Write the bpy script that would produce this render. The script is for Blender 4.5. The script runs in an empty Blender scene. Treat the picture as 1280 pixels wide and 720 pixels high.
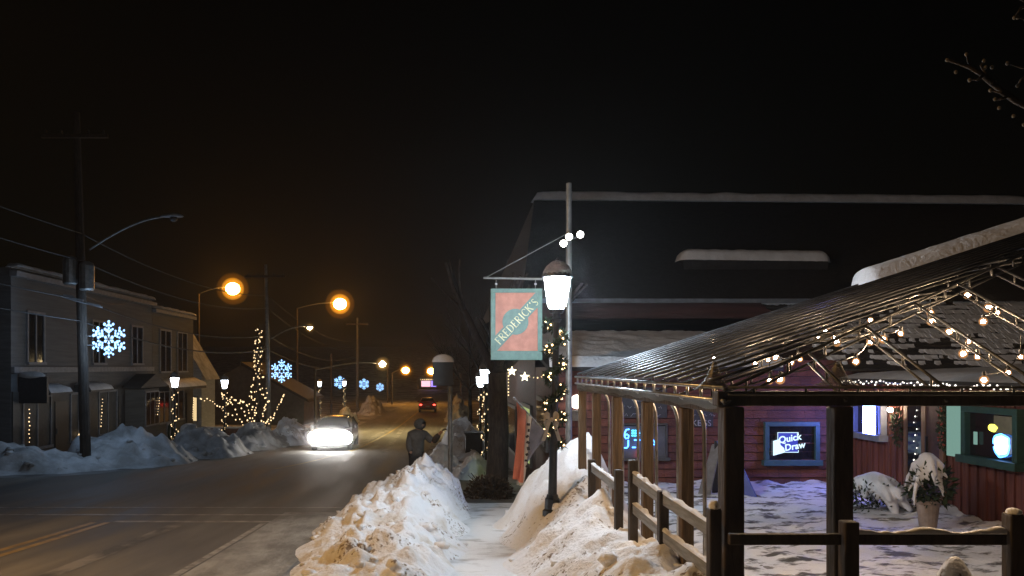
import bpy, bmesh, math, random
import numpy as np
from mathutils import Vector, Matrix, noise
R = math.radians
random.seed(11)
S = bpy.context.scene
COL = S.collection
F = 1000.0; CX, CY = 540.0, 458.0          # lens and principal point, in pixels of the 1280 x 720 photograph
def W(px, py, d): return Vector(((px-CX)*d/F, d, (CY-py)*d/F))

# ------------------------------------------------------------------ materials
MATS = {}
def pm(name, c1, c2=None, scale=6.0, rough=0.7, bump=0.0, metal=0.0, stretch=(1,1,1), bscale=None, lo=.38, hi=.64, spec=.5, rough2=None):
    m = bpy.data.materials.new(name); m.use_nodes = True
    nt = m.node_tree; b = nt.nodes['Principled BSDF']
    b.inputs['Roughness'].default_value = rough; b.inputs['Metallic'].default_value = metal
    b.inputs['Specular IOR Level'].default_value = spec
    tc = nt.nodes.new('ShaderNodeTexCoord'); mp = nt.nodes.new('ShaderNodeMapping')
    mp.inputs['Scale'].default_value = stretch
    nt.links.new(tc.outputs['Object'], mp.inputs['Vector'])
    n = nt.nodes.new('ShaderNodeTexNoise'); n.inputs['Scale'].default_value = scale; n.inputs['Detail'].default_value = 7
    n.inputs['Roughness'].default_value = .62
    nt.links.new(mp.outputs['Vector'], n.inputs['Vector'])
    if c2 is None: c2 = tuple(x*.72 for x in c1)
    r = nt.nodes.new('ShaderNodeValToRGB')
    r.color_ramp.elements[0].position = lo; r.color_ramp.elements[1].position = hi
    r.color_ramp.elements[0].color = (*c2, 1); r.color_ramp.elements[1].color = (*c1, 1)
    nt.links.new(n.outputs['Fac'], r.inputs['Fac']); nt.links.new(r.outputs['Color'], b.inputs['Base Color'])
    if rough2 is not None:
        mr = nt.nodes.new('ShaderNodeMapRange'); mr.inputs['From Min'].default_value = lo; mr.inputs['From Max'].default_value = hi
        mr.inputs['To Min'].default_value = rough2; mr.inputs['To Max'].default_value = rough
        nt.links.new(n.outputs['Fac'], mr.inputs['Value']); nt.links.new(mr.outputs['Result'], b.inputs['Roughness'])
    if bump:
        n2 = nt.nodes.new('ShaderNodeTexNoise'); n2.inputs['Scale'].default_value = bscale or scale*3; n2.inputs['Detail'].default_value = 8
        nt.links.new(mp.outputs['Vector'], n2.inputs['Vector'])
        bp = nt.nodes.new('ShaderNodeBump'); bp.inputs['Strength'].default_value = bump; bp.inputs['Distance'].default_value = .03
        nt.links.new(n2.outputs['Fac'], bp.inputs['Height']); nt.links.new(bp.outputs['Normal'], b.inputs['Normal'])
    MATS[name] = m
    return m
def em(name, col, s, sample=True):
    m = bpy.data.materials.new(name); m.use_nodes = True
    nt = m.node_tree; nt.nodes.clear()
    e = nt.nodes.new('ShaderNodeEmission'); e.inputs['Color'].default_value = (*col, 1); e.inputs['Strength'].default_value = s
    o = nt.nodes.new('ShaderNodeOutputMaterial'); nt.links.new(e.outputs[0], o.inputs['Surface'])
    m.cycles.emission_sampling = 'FRONT' if sample else 'NONE'
    return m
def film(name, tint, gloss, rough, fac):
    m = bpy.data.materials.new(name); m.use_nodes = True
    nt = m.node_tree; nt.nodes.clear()
    t = nt.nodes.new('ShaderNodeBsdfTransparent'); t.inputs['Color'].default_value = (*tint, 1)
    g = nt.nodes.new('ShaderNodeBsdfGlossy'); g.inputs['Color'].default_value = (*gloss, 1); g.inputs['Roughness'].default_value = rough
    n = nt.nodes.new('ShaderNodeTexNoise'); n.inputs['Scale'].default_value = 2.2; n.inputs['Detail'].default_value = 5
    tc = nt.nodes.new('ShaderNodeTexCoord'); nt.links.new(tc.outputs['Object'], n.inputs['Vector'])
    mr = nt.nodes.new('ShaderNodeMapRange'); mr.inputs['To Min'].default_value = fac*.6; mr.inputs['To Max'].default_value = min(1, fac*1.4)
    nt.links.new(n.outputs['Fac'], mr.inputs['Value'])
    mx = nt.nodes.new('ShaderNodeMixShader'); nt.links.new(mr.outputs['Result'], mx.inputs['Fac'])
    nt.links.new(t.outputs[0], mx.inputs[1]); nt.links.new(g.outputs[0], mx.inputs[2])
    o = nt.nodes.new('ShaderNodeOutputMaterial'); nt.links.new(mx.outputs[0], o.inputs['Surface'])
    return m

snow = pm('snow', (.84,.85,.88), (.66,.66,.68), 2.2, .65, .55, bscale=16)
def dirty_snow(name, dirt, lo, hi, scale):
    m = pm(name, (.84,.85,.88), dirt, scale, .7, .8, bscale=17, lo=lo, hi=hi); nt = m.node_tree; b = nt.nodes['Principled BSDF']
    src = b.inputs['Base Color'].links[0].from_socket; tc = [n for n in nt.nodes if n.type == 'TEX_COORD'][0]
    n = nt.nodes.new('ShaderNodeTexNoise'); n.inputs['Scale'].default_value = 21; n.inputs['Detail'].default_value = 4; nt.links.new(tc.outputs['Object'], n.inputs['Vector'])
    n2 = nt.nodes.new('ShaderNodeTexNoise'); n2.inputs['Scale'].default_value = 1.3; nt.links.new(tc.outputs['Object'], n2.inputs['Vector'])
    ad = nt.nodes.new('ShaderNodeMath'); ad.operation = 'MULTIPLY'; nt.links.new(n.outputs['Fac'], ad.inputs[0]); nt.links.new(n2.outputs['Fac'], ad.inputs[1])
    r = nt.nodes.new('ShaderNodeValToRGB'); r.color_ramp.elements[0].position = .345; r.color_ramp.elements[1].position = .40; nt.links.new(ad.outputs[0], r.inputs['Fac'])
    mx = nt.nodes.new('ShaderNodeMix'); mx.data_type = 'RGBA'; nt.links.new(r.outputs['Color'], mx.inputs['Factor']); nt.links.new(src, mx.inputs['A']); mx.inputs['B'].default_value = (.24,.19,.14,1)
    nt.links.new(mx.outputs['Result'], b.inputs['Base Color']); return m
snow_plowed = dirty_snow('snow_plowed', (.60,.53,.44), .30, .50, 1.8)
snow_sandy = dirty_snow('snow_sandy', (.68,.62,.54), .30, .50, 1.0)
snow_grey = pm('snow_grey', (.62,.62,.64), (.30,.29,.28), 1.1, .75, .6, bscale=9)
ground_m = pm('packed_snow_ground', (.42,.41,.40), (.10,.09,.08), .55, .8, .5, bscale=6)
path_m = pm('trodden_path', (.82,.82,.83), (.36,.34,.32), 1.9, .7, .8, stretch=(1,1.25,1), bscale=9, lo=.30, hi=.50)
patio_m = pm('patio_snow', (.84,.85,.89), (.10,.095,.09), 2.1, .55, .8, stretch=(1,2.2,1), bscale=11, lo=.41, hi=.49)
asphalt = pm('asphalt', (.23,.215,.19), (.065,.06,.053), .7, .85, .35, stretch=(1.6,.16,1), bscale=60, lo=.32, hi=.68, rough2=.55, spec=.35)
slush = pm('salted_slush', (.40,.38,.34), (.17,.16,.14), 2.2, .7, .5, stretch=(1,.35,1), bscale=20)
white_paint = pm('worn_white_paint', (.40,.38,.34), (.12,.11,.10), 5, .6, 0, lo=.35, hi=.62)
yellow_paint = pm('worn_yellow_paint', (.36,.24,.07), (.17,.12,.05), 5, .6, 0, lo=.3, hi=.6)
salt_streak = pm('salt_streak', (.24,.22,.19), (.08,.075,.065), 3, .7, 0, stretch=(1,.4,1), lo=.4, hi=.6)
wood_post = pm('weathered_post_wood', (.15,.098,.052), (.075,.048,.025), 5, .65, .4, stretch=(6,6,.5), bscale=8)
wood_dark = pm('dark_stained_wood', (.058,.042,.029), (.026,.019,.013), 5, .65, .4, stretch=(3,3,.6), bscale=10)
rail_wood = pm('grey_rail_wood', (.29,.31,.33), (.17,.18,.19), 6, .7, .4, stretch=(5,.5,5), bscale=9)
tube_m = pm('galvanised_tube', (.55,.56,.57), (.34,.35,.36), 9, .32, 0, metal=.9)
rib_m = pm('ribbed_plastic_edge', (.11,.115,.125), (.05,.052,.058), 5, .32, 0, metal=.4, stretch=(.8,3,1))
dark_tube = pm('tarnished_tube', (.09,.09,.09), (.05,.05,.05), 9, .42, 0, metal=.3)
black_iron = pm('black_iron', (.022,.022,.024), (.012,.012,.013), 12, .42, .15)
grey_metal = pm('grey_pole_metal', (.24,.24,.23), (.14,.14,.135), 7, .45, .1, metal=.4)
shingle_red = pm('red_shingle', (.15,.043,.027), (.09,.026,.018), 3.2, .7, .5, stretch=(1,1,2.5), bscale=16)
board_red = pm('red_board', (.18,.06,.045), (.085,.028,.023), 2.2, .65, .5, stretch=(5,5,.35), bscale=9)
wall_dark_red = pm('dull_red_siding', (.065,.023,.022), (.042,.016,.015), 2, .7, .3, stretch=(.4,1,4))
roof_dark = pm('dark_shingle_roof', (.026,.024,.023), (.014,.013,.0125), 6, .8, .5)
gutter_m = pm('blue_grey_gutter', (.16,.19,.23), (.11,.13,.16), 6, .5, 0)
green_trim = pm('green_window_trim', (.028,.085,.07), (.02,.06,.05), 6, .45, .1)
teal_trim = pm('teal_window_trim', (.045,.11,.13), (.03,.08,.10), 6, .45, .1)
glass_dark = pm('dark_window_glass', (.014,.014,.017), (.008,.008,.01), 1.2, .08, 0)
sign_green = pm('sign_green_paint', (.10,.20,.165), (.075,.15,.125), 9, .5, .1)
sign_red = pm('sign_salmon_paint', (.50,.20,.13), (.38,.14,.09), 4, .55, .1)
gold = pm('gold_leaf_letters', (.72,.70,.36), (.5,.47,.22), 14, .4, 0)
bark = pm('bark', (.055,.042,.032), (.022,.017,.013), 7, .85, .8, stretch=(3,3,.6))
pine = pm('pine_green', (.035,.065,.028), (.012,.022,.010), 9, .8, 0)
fol_dry = pm('dry_brown_foliage', (.085,.055,.03), (.03,.02,.012), 9, .85, 0)
grey_siding = pm('grey_siding', (.125,.128,.13), (.085,.087,.09), 1.2, .7, .3, stretch=(1,.4,8))
tan_siding = pm('taupe_siding', (.10,.098,.092), (.07,.068,.062), 1.2, .7, .3, stretch=(1,.4,8))
dark_front = pm('dark_shopfront', (.075,.07,.066), (.045,.042,.04), 3, .6, .2)
white_trim = pm('white_trim', (.26,.26,.27), (.18,.18,.19), 6, .6, .1)
white_siding = pm('white_siding', (.52,.52,.52), (.4,.4,.4), 1.5, .7, .2, stretch=(1,1,8))
brick = pm('brick_planter', (.25,.13,.10), (.12,.07,.055), 7, .8, .4, stretch=(1,1,3))
coat_m = pm('grey_coat', (.12,.12,.118), (.07,.07,.069), 5, .85, .3)
trouser_m = pm('dark_trousers', (.04,.04,.045), None, 5, .85)
skin_m = pm('skin', (.50,.31,.22), (.42,.25,.18), 9, .5)
sleeve_m = pm('brown_glove', (.06,.04,.028), None, 7, .8)
car_paint = pm('dark_silver_paint', (.10,.10,.11), (.085,.085,.095), 3, .25, 0, metal=.4)
car_red = pm('red_car_paint', (.22,.02,.018), (.17,.016,.014), 3, .28, 0, metal=.2)
rubber = pm('tyre_rubber', (.02,.02,.02), (.012,.012,.012), 8, .8)
plastic_dark = pm('dark_plastic', (.03,.032,.035), (.02,.021,.023), 8, .5, .1)
flag_red = pm('faded_red_cloth', (.66,.22,.14), (.54,.17,.10), 4, .8)
flag_white = pm('white_cloth', (.62,.6,.56), (.5,.48,.44), 6, .8)
flag_grey = pm('grey_blue_cloth', (.20,.21,.27), (.14,.15,.2), 5, .8)
cloth_pale = pm('pale_translucent_vinyl', (.42,.38,.33), (.26,.23,.19), 5, .45)
terracotta = pm('pale_planter', (.40,.33,.28), (.26,.21,.18), 5, .75, .3)
chalk = pm('chalk_lettering', (.40,.40,.48), (.24,.24,.30), 14, .8)
board_m = pm('dark_menu_board', (.045,.045,.06), (.03,.03,.04), 5, .6)
aframe_m = pm('painted_sign_board', (.30,.29,.29), (.22,.21,.21), 5, .6)
aframe_bluelit = pm('bluelit_sign_board', (.10,.13,.36), (.07,.09,.26), 5, .6)  # blue light falling on this leaf is put into its colour
wire_m = pm('cable_rubber', (.05,.05,.05), (.035,.035,.035), 8, .6)
lettering_dark = pm('dark_marks', (.03,.025,.03), None, 8, .8)
vinyl = film('clear_vinyl', (.93,.93,.93), (.55,.55,.55), .12, .035)
rib_film = film('smoky_corrugated_plastic', (.58,.58,.59), (.5,.52,.55), .28, .10)
drape_m = film('sheer_drape', (.72,.70,.66), (.50,.48,.44), .5, .24)
valance_m = film('clouded_valance', (.62,.62,.6), (.6,.6,.58), .3, .35)

E_lantern = em('lantern_glow', (.72,.86,1.0), 430)
E_lantern_far = em('far_lantern_glow', (.82,.92,1.0), 14)
E_bulb = em('warm_bulb', (1.0,.68,.40), 1600)
E_fairy = em('fairy_bulb', (1.0,.64,.30), 9, False)
E_fairy_far = em('far_fairy_bulb', (1.0,.70,.36), 2.4, False)
E_rope = em('cool_fairy_bulb', (1.0,.93,.84), 3, False)
E_flake = em('blue_white_diode', (.30,.58,1.0), 3.0, False)
E_flake_far = em('far_blue_white_diode', (.30,.58,1.0), 2.8, False)
E_sodium = em('sodium_arc', (1.0,.42,.07), 110)
E_white_lamp = em('warm_white_arc', (1.0,.74,.36), 170)
E_blue = em('blue_panel', (.13,.19,1.0), 55)
E_neon_blue = em('blue_neon', (.07,.30,1.0), 7)
E_neon_cyan = em('cyan_neon', (.10,.62,.95), 2.5)
E_neon_red = em('red_neon', (1.0,.10,.05), 6)
E_yellow = em('yellow_neon', (.85,.80,.10), 3.2)
E_icewhite = em('ice_white_panel', (.50,.64,1.0), 5)
E_mint = em('mint_glow', (.45,.80,.68), .40)  # self-glow standing in for light on the shutter
E_qd_blue = em('sign_blue_panel', (.05,.07,.55), 1.0)
E_qd_white = em('sign_white_panel', (.62,.82,.95), 1.5)
E_head = em('headlight', (1.0,.97,.92), 62)
E_tail = em('tail_light', (1.0,.05,.03), 8)
E_spot = em('flood_lamp', (1.0,.98,.88), 40)
E_dome = em('dome_lamp', (1.0,.90,.78), 6)
E_window = em('lit_window', (1.0,.72,.36), .9)
E_dimshop = em('dim_shop_interior', (.80,.82,.80), .045, False); E_candle = em('warm_shop_interior', (1.0,.72,.40), .07, False)
E_window_green = em('lit_shop_window', (.75,.95,.35), .5)
E_pinkwin = em('far_lit_window', (1.0,.55,.65), 1.4)
E_viowin = em('far_violet_window', (.35,.25,1.0), 1.6)

def lit_glass(name, col, s, clear):
    m = bpy.data.materials.new(name); m.use_nodes = True
    nt = m.node_tree; nt.nodes.clear()
    t = nt.nodes.new('ShaderNodeBsdfTransparent'); e = nt.nodes.new('ShaderNodeEmission')
    e.inputs['Color'].default_value = (*col,1); e.inputs['Strength'].default_value = s
    mx = nt.nodes.new('ShaderNodeMixShader'); mx.inputs['Fac'].default_value = 1-clear
    nt.links.new(t.outputs[0], mx.inputs[1]); nt.links.new(e.outputs[0], mx.inputs[2])
    o = nt.nodes.new('ShaderNodeOutputMaterial'); nt.links.new(mx.outputs[0], o.inputs['Surface'])
    m.cycles.emission_sampling = 'NONE'; return m
def halo_volume(name, col, s):  # emissive volume that imitates the glare halo around a lamp
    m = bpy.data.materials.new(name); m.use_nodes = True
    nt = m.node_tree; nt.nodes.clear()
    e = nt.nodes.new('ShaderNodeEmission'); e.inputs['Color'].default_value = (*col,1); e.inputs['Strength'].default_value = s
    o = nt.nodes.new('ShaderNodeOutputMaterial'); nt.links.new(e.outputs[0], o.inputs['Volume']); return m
V_sodium = halo_volume('sodium_halo', (1.0,.36,.02), .70); V_sodium_outer = halo_volume('thin_sodium_halo', (1.0,.30,.012), .06)
V_white = halo_volume('pale_halo', (1.0,.62,.20), .7); V_white_outer = halo_volume('thin_pale_halo', (1.0,.5,.12), .22)
G_sodium = lit_glass('amber_halo_shell', (1.0,.36,.02), .75, .5)  # glowing shells made to imitate lamp halos, not assigned
G_sodium_outer = lit_glass('amber_outer_halo_shell', (1.0,.33,.015), .42, .68)
G_white = lit_glass('pale_halo_shell', (1.0,.62,.22), .6, .5)
G_bulb = lit_glass('warm_bulb_glass', (1.0,.46,.17), .85, .5)
# ------------------------------------------------------------------ mesh helpers
class MB:
    def __init__(s): s.v = []; s.f = []; s.m = []; s.cur = 0
    def add(s, vs, fs):
        o = len(s.v); s.v += [tuple(v) for v in vs]
        s.f += [tuple(i+o for i in f) for f in fs]; s.m += [s.cur]*len(fs); return s
    def box(s, c, d, rot=None):
        hx, hy, hz = d[0]/2, d[1]/2, d[2]/2
        vs = [Vector((x,y,z)) for z in (-hz,hz) for y in (-hy,hy) for x in (-hx,hx)]
        if rot is not None: vs = [rot @ v for v in vs]
        vs = [v+Vector(c) for v in vs]
        return s.add(vs, [(0,2,3,1),(4,5,7,6),(0,1,5,4),(2,6,7,3),(0,4,6,2),(1,3,7,5)])
    def bx(s, x0, x1, y0, y1, z0, z1):
        return s.box(((x0+x1)/2,(y0+y1)/2,(z0+z1)/2),(abs(x1-x0),abs(y1-y0),abs(z1-z0)))
    def beam(s, a, b, w, h, up=Vector((0,0,1))):
        a = Vector(a); b = Vector(b); t = (b-a).normalized()
        if abs(t.dot(up)) > .95: up = Vector((1,0,0))
        r = t.cross(up).normalized(); u = r.cross(t).normalized()
        vs = [p + r*sx*w/2 + u*sz*h/2 for p in (a,b) for sx, sz in ((-1,-1),(1,-1),(1,1),(-1,1))]
        return s.add(vs, [(0,1,2,3),(7,6,5,4),(0,4,5,1),(1,5,6,2),(2,6,7,3),(3,7,4,0)])
    def tube(s, pts, r, n=8, cap=True):
        pts = [Vector(p) for p in pts]; k = len(pts)
        rs = r if isinstance(r, (list,tuple)) else [r]*k
        vs = []; prev = None
        for i, p in enumerate(pts):
            t = (pts[min(i+1,k-1)]-pts[max(i-1,0)])
            t = t.normalized() if t.length > 1e-9 else Vector((0,0,1))
            if prev is None:
                a = Vector((0,0,1)) if abs(t.z) < .9 else Vector((1,0,0))
                u = t.cross(a).normalized()
            else:
                u = (prev - t*prev.dot(t)); u = u.normalized() if u.length > 1e-6 else prev
            prev = u; w = t.cross(u)
            vs += [p + (u*math.cos(2*math.pi*j/n)+w*math.sin(2*math.pi*j/n))*rs[i] for j in range(n)]
        fs = [(i*n+j, i*n+(j+1)%n, (i+1)*n+(j+1)%n, (i+1)*n+j) for i in range(k-1) for j in range(n)]
        if cap: fs += [tuple(reversed(range(n))), tuple((k-1)*n+j for j in range(n))]
        return s.add(vs, fs)
    def lathe(s, c, prof, n=16, axis='z'):
        c = Vector(c); vs = []
        for r, h in prof:
            for j in range(n):
                a = 2*math.pi*j/n
                if axis == 'z': v = (r*math.cos(a), r*math.sin(a), h)
                elif axis == 'y': v = (r*math.cos(a), h, r*math.sin(a))
                else: v = (h, r*math.cos(a), r*math.sin(a))
                vs.append(c+Vector(v))
        k = len(prof)
        fs = [(i*n+j, i*n+(j+1)%n, (i+1)*n+(j+1)%n, (i+1)*n+j) for i in range(k-1) for j in range(n)]
        fs += [tuple(reversed(range(n))), tuple((k-1)*n+j for j in range(n))]
        return s.add(vs, fs)
    def ball(s, c, r, seg=8, rings=5, sq=(1,1,1), jit=0):
        c = Vector(c); vs = [c+Vector((0,0,-r*sq[2]))]
        for i in range(1, rings):
            p = math.pi*i/rings
            for j in range(seg):
                a = 2*math.pi*j/seg; q = r*(1+random.uniform(-jit,jit))
                vs.append(c+Vector((q*sq[0]*math.sin(p)*math.cos(a), q*sq[1]*math.sin(p)*math.sin(a), -q*sq[2]*math.cos(p))))
        vs.append(c+Vector((0,0,r*sq[2]))); L = len(vs)-1
        fs = [(0,1+(j+1)%seg,1+j) for j in range(seg)]
        for i in range(rings-2):
            for j in range(seg):
                a = 1+i*seg+j; b = 1+i*seg+(j+1)%seg
                fs.append((a,b,b+seg,a+seg))
        fs += [(L,1+(rings-2)*seg+j,1+(rings-2)*seg+(j+1)%seg) for j in range(seg)]
        return s.add(vs, fs)
    def prism(s, poly, d):                     # poly: 3-D outline; d: extrusion vector
        d = Vector(d); p = [Vector(q) for q in poly]; n = len(p)
        return s.add(p+[q+d for q in p], [tuple(range(n)), tuple(reversed(range(n,2*n)))]+[(i,i+n,(i+1)%n+n,(i+1)%n) for i in range(n)])
    def grid(s, rows):                         # rows of points
        n = len(rows[0]); vs = [p for r in rows for p in r]
        return s.add(vs, [(i*n+j, i*n+j+1, (i+1)*n+j+1, (i+1)*n+j) for i in range(len(rows)-1) for j in range(n-1)])
    def build(s, name, mat, parent=None, smooth=False, fixn=True):
        off = WORLD.get(parent, Vector()) if parent is not None else Vector()
        me = bpy.data.meshes.new(name)
        me.from_pydata([tuple(Vector(v)-off) for v in s.v], [], s.f)
        for m in (mat if isinstance(mat, (list,tuple)) else [mat]): me.materials.append(m)
        me.polygons.foreach_set('material_index', s.m)
        if fixn:
            bm = bmesh.new(); bm.from_mesh(me); bmesh.ops.recalc_face_normals(bm, faces=bm.faces); bm.to_mesh(me); bm.free()
        if smooth: me.polygons.foreach_set('use_smooth', [True]*len(me.polygons))
        me.update()
        o = bpy.data.objects.new(name, me); COL.objects.link(o)
        if parent is not None: o.parent = parent; WORLD[o] = off
        else: WORLD[o] = Vector()
        return o
WORLD = {}
def tag(o, label=None, cat=None, group=None, kind=None):
    if label: o['label'] = label
    if cat: o['category'] = cat
    if group: o['group'] = group
    if kind: o['kind'] = kind
    return o
def thing(name, label, cat, loc=(0,0,0), group=None):
    o = bpy.data.objects.new(name, None); COL.objects.link(o); o.location = loc
    o.empty_display_size = .2; WORLD[o] = Vector(loc)
    return tag(o, label, cat, group)
def dup(root, loc, label, rotz=None, scale=None):
    r = root.copy(); COL.objects.link(r); r.location = loc; r['label'] = label
    if rotz is not None: r.rotation_euler = (0,0,rotz)
    if scale is not None: r.scale = (scale,)*3
    for ch in list(root.children):
        c = ch.copy(); COL.objects.link(c); c.parent = r
        for g in list(ch.children):
            d = g.copy(); COL.objects.link(d); d.parent = c
    return r
def bevel(o, w=.01, seg=2):
    m = o.modifiers.new('edge', 'BEVEL'); m.width = w; m.segments = seg; m.limit_method = 'ANGLE'; m.angle_limit = R(40)
    return o
def text_data(body, size, extrude=.004, shear=0, align='CENTER', bold=0):
    c = bpy.data.curves.new('lettering', 'FONT'); c.body = body; c.size = size; c.extrude = extrude; c.shear = shear
    c.align_x = align; c.align_y = 'CENTER'; c.offset = bold; c.resolution_u = 3
    o = bpy.data.objects.new('lettering', c); COL.objects.link(o)
    dg = bpy.context.evaluated_depsgraph_get(); dg.update()
    me = bpy.data.meshes.new_from_object(o.evaluated_get(dg))
    bpy.data.objects.remove(o); bpy.data.curves.remove(c)
    return me
def lettering(name, body, size, mat, parent, loc, rot, **k):
    me = text_data(body, size, **k); me.name = name; me.materials.clear(); me.materials.append(mat)
    o = bpy.data.objects.new(name, me); COL.objects.link(o)
    o.parent = parent; o.location = Vector(loc)-WORLD[parent]; o.rotation_euler = rot
    return o
def copies(name, me, pts, parent, scale=1.0):
    off = WORLD[parent]
    for p in pts:
        o = bpy.data.objects.new(name, me); COL.objects.link(o); o.parent = parent; o.location = Vector(p)-off
        o.scale = (scale*random.uniform(.72,1.25),)*3 if name == 'bulb' else (scale,)*3
def bulb_mesh(r, mat, seg=6, rings=4, sq=(1,1,1.15)):
    b = MB().ball((0,0,0), r, seg, rings, sq)
    me = bpy.data.meshes.new('bulb'); me.from_pydata(b.v, [], b.f); me.materials.append(mat)
    me.polygons.foreach_set('use_smooth', [True]*len(me.polygons)); return me
def lamp(kind, name, parent, loc, energy, col, radius=.05, **k):
    l = bpy.data.lights.new(name, kind); l.energy = energy; l.color = col; l.shadow_soft_size = radius
    for a, b in k.items(): setattr(l, a, b)
    o = bpy.data.objects.new(name, l); COL.objects.link(o)
    o.parent = parent; o.location = Vector(loc)-(WORLD[parent] if parent else Vector()); return o
def aim(o, frm, to): o.rotation_euler = (Vector(to)-Vector(frm)).to_track_quat('-Z','Y').to_euler()

# ------------------------------------------------------------------ terrain
GP = [(-60,3.2),(-40,1.4),(-20,-.1),(0,-1.65),(9,-2.38),(14,-2.74),(20,-3.1),(29,-3.45),(38,-3.8),(55,-4.3),(82,-4.65),(110,-5.0),(140,-4.7),(200,-2.0),(300,4.0),(650,16.)]
def pw(P, t):
    if t <= P[0][0]: return P[0][1]
    for i in range(len(P)-1):
        if t <= P[i+1][0]:
            x0, y0 = P[i]; x1, y1 = P[i+1]; s = (t-x0)/(x1-x0)
            m0 = (P[i+1][1]-P[max(i-1,0)][1])/(P[i+1][0]-P[max(i-1,0)][0])
            j = min(i+2, len(P)-1); m1 = (P[j][1]-P[i][1])/(P[j][0]-P[i][0]); h = x1-x0
            return (2*s**3-3*s*s+1)*y0+(s**3-2*s*s+s)*h*m0+(-2*s**3+3*s*s)*y1+(s**3-s*s)*h*m1
    return P[-1][1]
def lin(P, t):
    if t <= P[0][0]: return P[0][1]
    for i in range(len(P)-1):
        if t <= P[i+1][0]:
            return P[i][1]+(P[i+1][1]-P[i][1])*(t-P[i][0])/(P[i+1][0]-P[i][0])
    return P[-1][1]
def g(y): return pw(GP, y)
PAT = -2.45
def T(x, y):
    a = min(1, max(0, (x-2.0)/.5)); b = min(1, max(0, (19.5-y)/2.5)) if y > 10 else min(1, max(0, (y-1)/3.5))
    k = a*b
    return g(y)*(1-k)+PAT*k
XL = [(-60,-9.8),(12,-10.2),(17,-13.5),(22,-12.8),(24.5,-10.2),(28,-8.6),(32,-7.6),(36,-6.6),(45,-6.1),(60,-5.4),(85,-4.2),(140,-2)]
XR = [(-60,-1.7),(15,-1.7),(17.5,-1.2),(24,-.9),(30,-.3),(45,.2),(60,.8),(85,1.6),(140,3)]
ys = sorted(set([round(-60+i*4,2) for i in range(12)]+[round(-12+i*.5,2) for i in range(92)]+[round(34+i*1.5,2) for i in range(72)]+[round(142+i*12,2) for i in range(43)]))
xs = [-400,-250,-150,-90,-60,-40,-30,-24,-19,-16,-14,-12,-10,-8,-6,-4,-2,-1,0,.5,1,1.5,2,2.25,2.5,3,4,5,6,7,8,9,10,12,15,20,28,40,60,90,150,250,400]
tag(MB().grid([[(x,y,T(x,y)) for x in xs] for y in ys]).build('ground', ground_m, smooth=True, fixn=False), kind='structure')
def strip(name, mat, fx0, fx1, y0, y1, lift, n=10):
    yy = [y for y in ys if y0 < y < y1]; yy = [y0]+yy+[y1]
    rows = []
    for y in yy:
        a, b = fx0(y), fx1(y)
        # the sheet follows the same straight spans between rows as the ground below it
        i = max(k for k in range(len(ys)) if ys[k] <= y); j = min(i+1, len(ys)-1)
        t = 0 if i == j else (y-ys[i])/(ys[j]-ys[i])
        z = g(ys[i])*(1-t)+g(ys[j])*t
        rows.append([(a+(b-a)*k/n, y, z+lift) for k in range(n+1)])
    return tag(MB().grid(rows).build(name, mat, smooth=True, fixn=False), kind='structure')
strip('road', asphalt, lambda y: lin(XL,y), lambda y: lin(XR,y), -58, 139, .006, 14)
strip('cross_street', asphalt, lambda y: -60, lambda y: lin(XL,y)-.01, 17.5, 23.2, .006, 14)
strip('slush_lane', slush, lambda y: -2.85, lambda y: lin(XR,y), -40, 15.5, .010, 3)
strip('road_marking', yellow_paint, lambda y: -5.98, lambda y: -5.86, -40, 14, .010, 1)
strip('road_marking', yellow_paint, lambda y: -5.74, lambda y: -5.62, -40, 14, .010, 1)
strip('road_marking', white_paint, lambda y: -5.6, lambda y: -2.85, 14.02, 14.22, .010, 8)
strip('road_marking', white_paint, lambda y: -9.4, lambda y: -1.8, 15.05, 15.2, .010, 12)
strip('road_marking', white_paint, lambda y: -9.0, lambda y: -1.8, 16.3, 16.42, .010, 12)
strip('road_marking', white_paint, lambda y: -2.97, lambda y: -2.87, -40, 13.9, .014, 1)
strip('salt_streak', salt_streak, lambda y: -4.5, lambda y: -4.25, 2, 13.6, .010, 2)
strip('salt_streak', salt_streak, lambda y: -2.2-(y-40)*.0, lambda y: -1.9, 34, 62, .010, 2)
strip('salt_streak', salt_streak, lambda y: -3.9+(y-34)*.03, lambda y: -3.5+(y-34)*.03, 36, 75, .010, 2)
strip('road_marking', yellow_paint, lambda y: lin(XL,y)*.5+lin(XR,y)*.5-.06, lambda y: lin(XL,y)*.5+lin(XR,y)*.5+.06, 26, 120, .010, 1)
strip('path', path_m, lambda y: .05+max(0,y-9)*.03, lambda y: 1.05+max(0,y-9)*.085, 2, 17.2, .012, 10)
strip('driveway', asphalt, lambda y: lin(XR,y)+.3, lambda y: 1.95, 17.25, 23.5, .012, 6)

def lump(x, y, s, seed):
    d, _ = noise.voronoi(Vector((x*s,y*s,seed)))
    return max(0, .55-d[0])
# patio floor: trampled snow with real lumps
def patio():
    rows = []; nx, ny = 150, 260
    for i in range(ny+1):
        y = 4.3+(16.38-4.3)*i/ny; r = []
        for j in range(nx+1):
            x = 2.2+(8.58-2.2)*j/nx
            n = noise.fractal(Vector((x*1.3,y*1.5,3.1)), .6, 2.1, 5)
            z = T(x,y)+.02+.030*n+.05*lump(x,y*1.2,2.7,9)+.012*noise.fractal(Vector((x*9,y*9,1)),.8,2,3)+max(0, noise.noise(Vector((x*.9,y*.9,8))))*.06
            e = max(0, 1-(16.4-y)/.5)*.10*(.6+.8*noise.noise(Vector((x*3,0,1)))); e = max(0,e)
            e2 = max(0, 1-(8.58-x)/.6)*.16*max(0,.5+noise.noise(Vector((y*2.3,4,1))))
            r.append((x,y,z+e+e2))
        rows.append(r)
    tag(MB().grid(rows).build('patio', patio_m, smooth=True, fixn=False), kind='structure')
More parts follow.
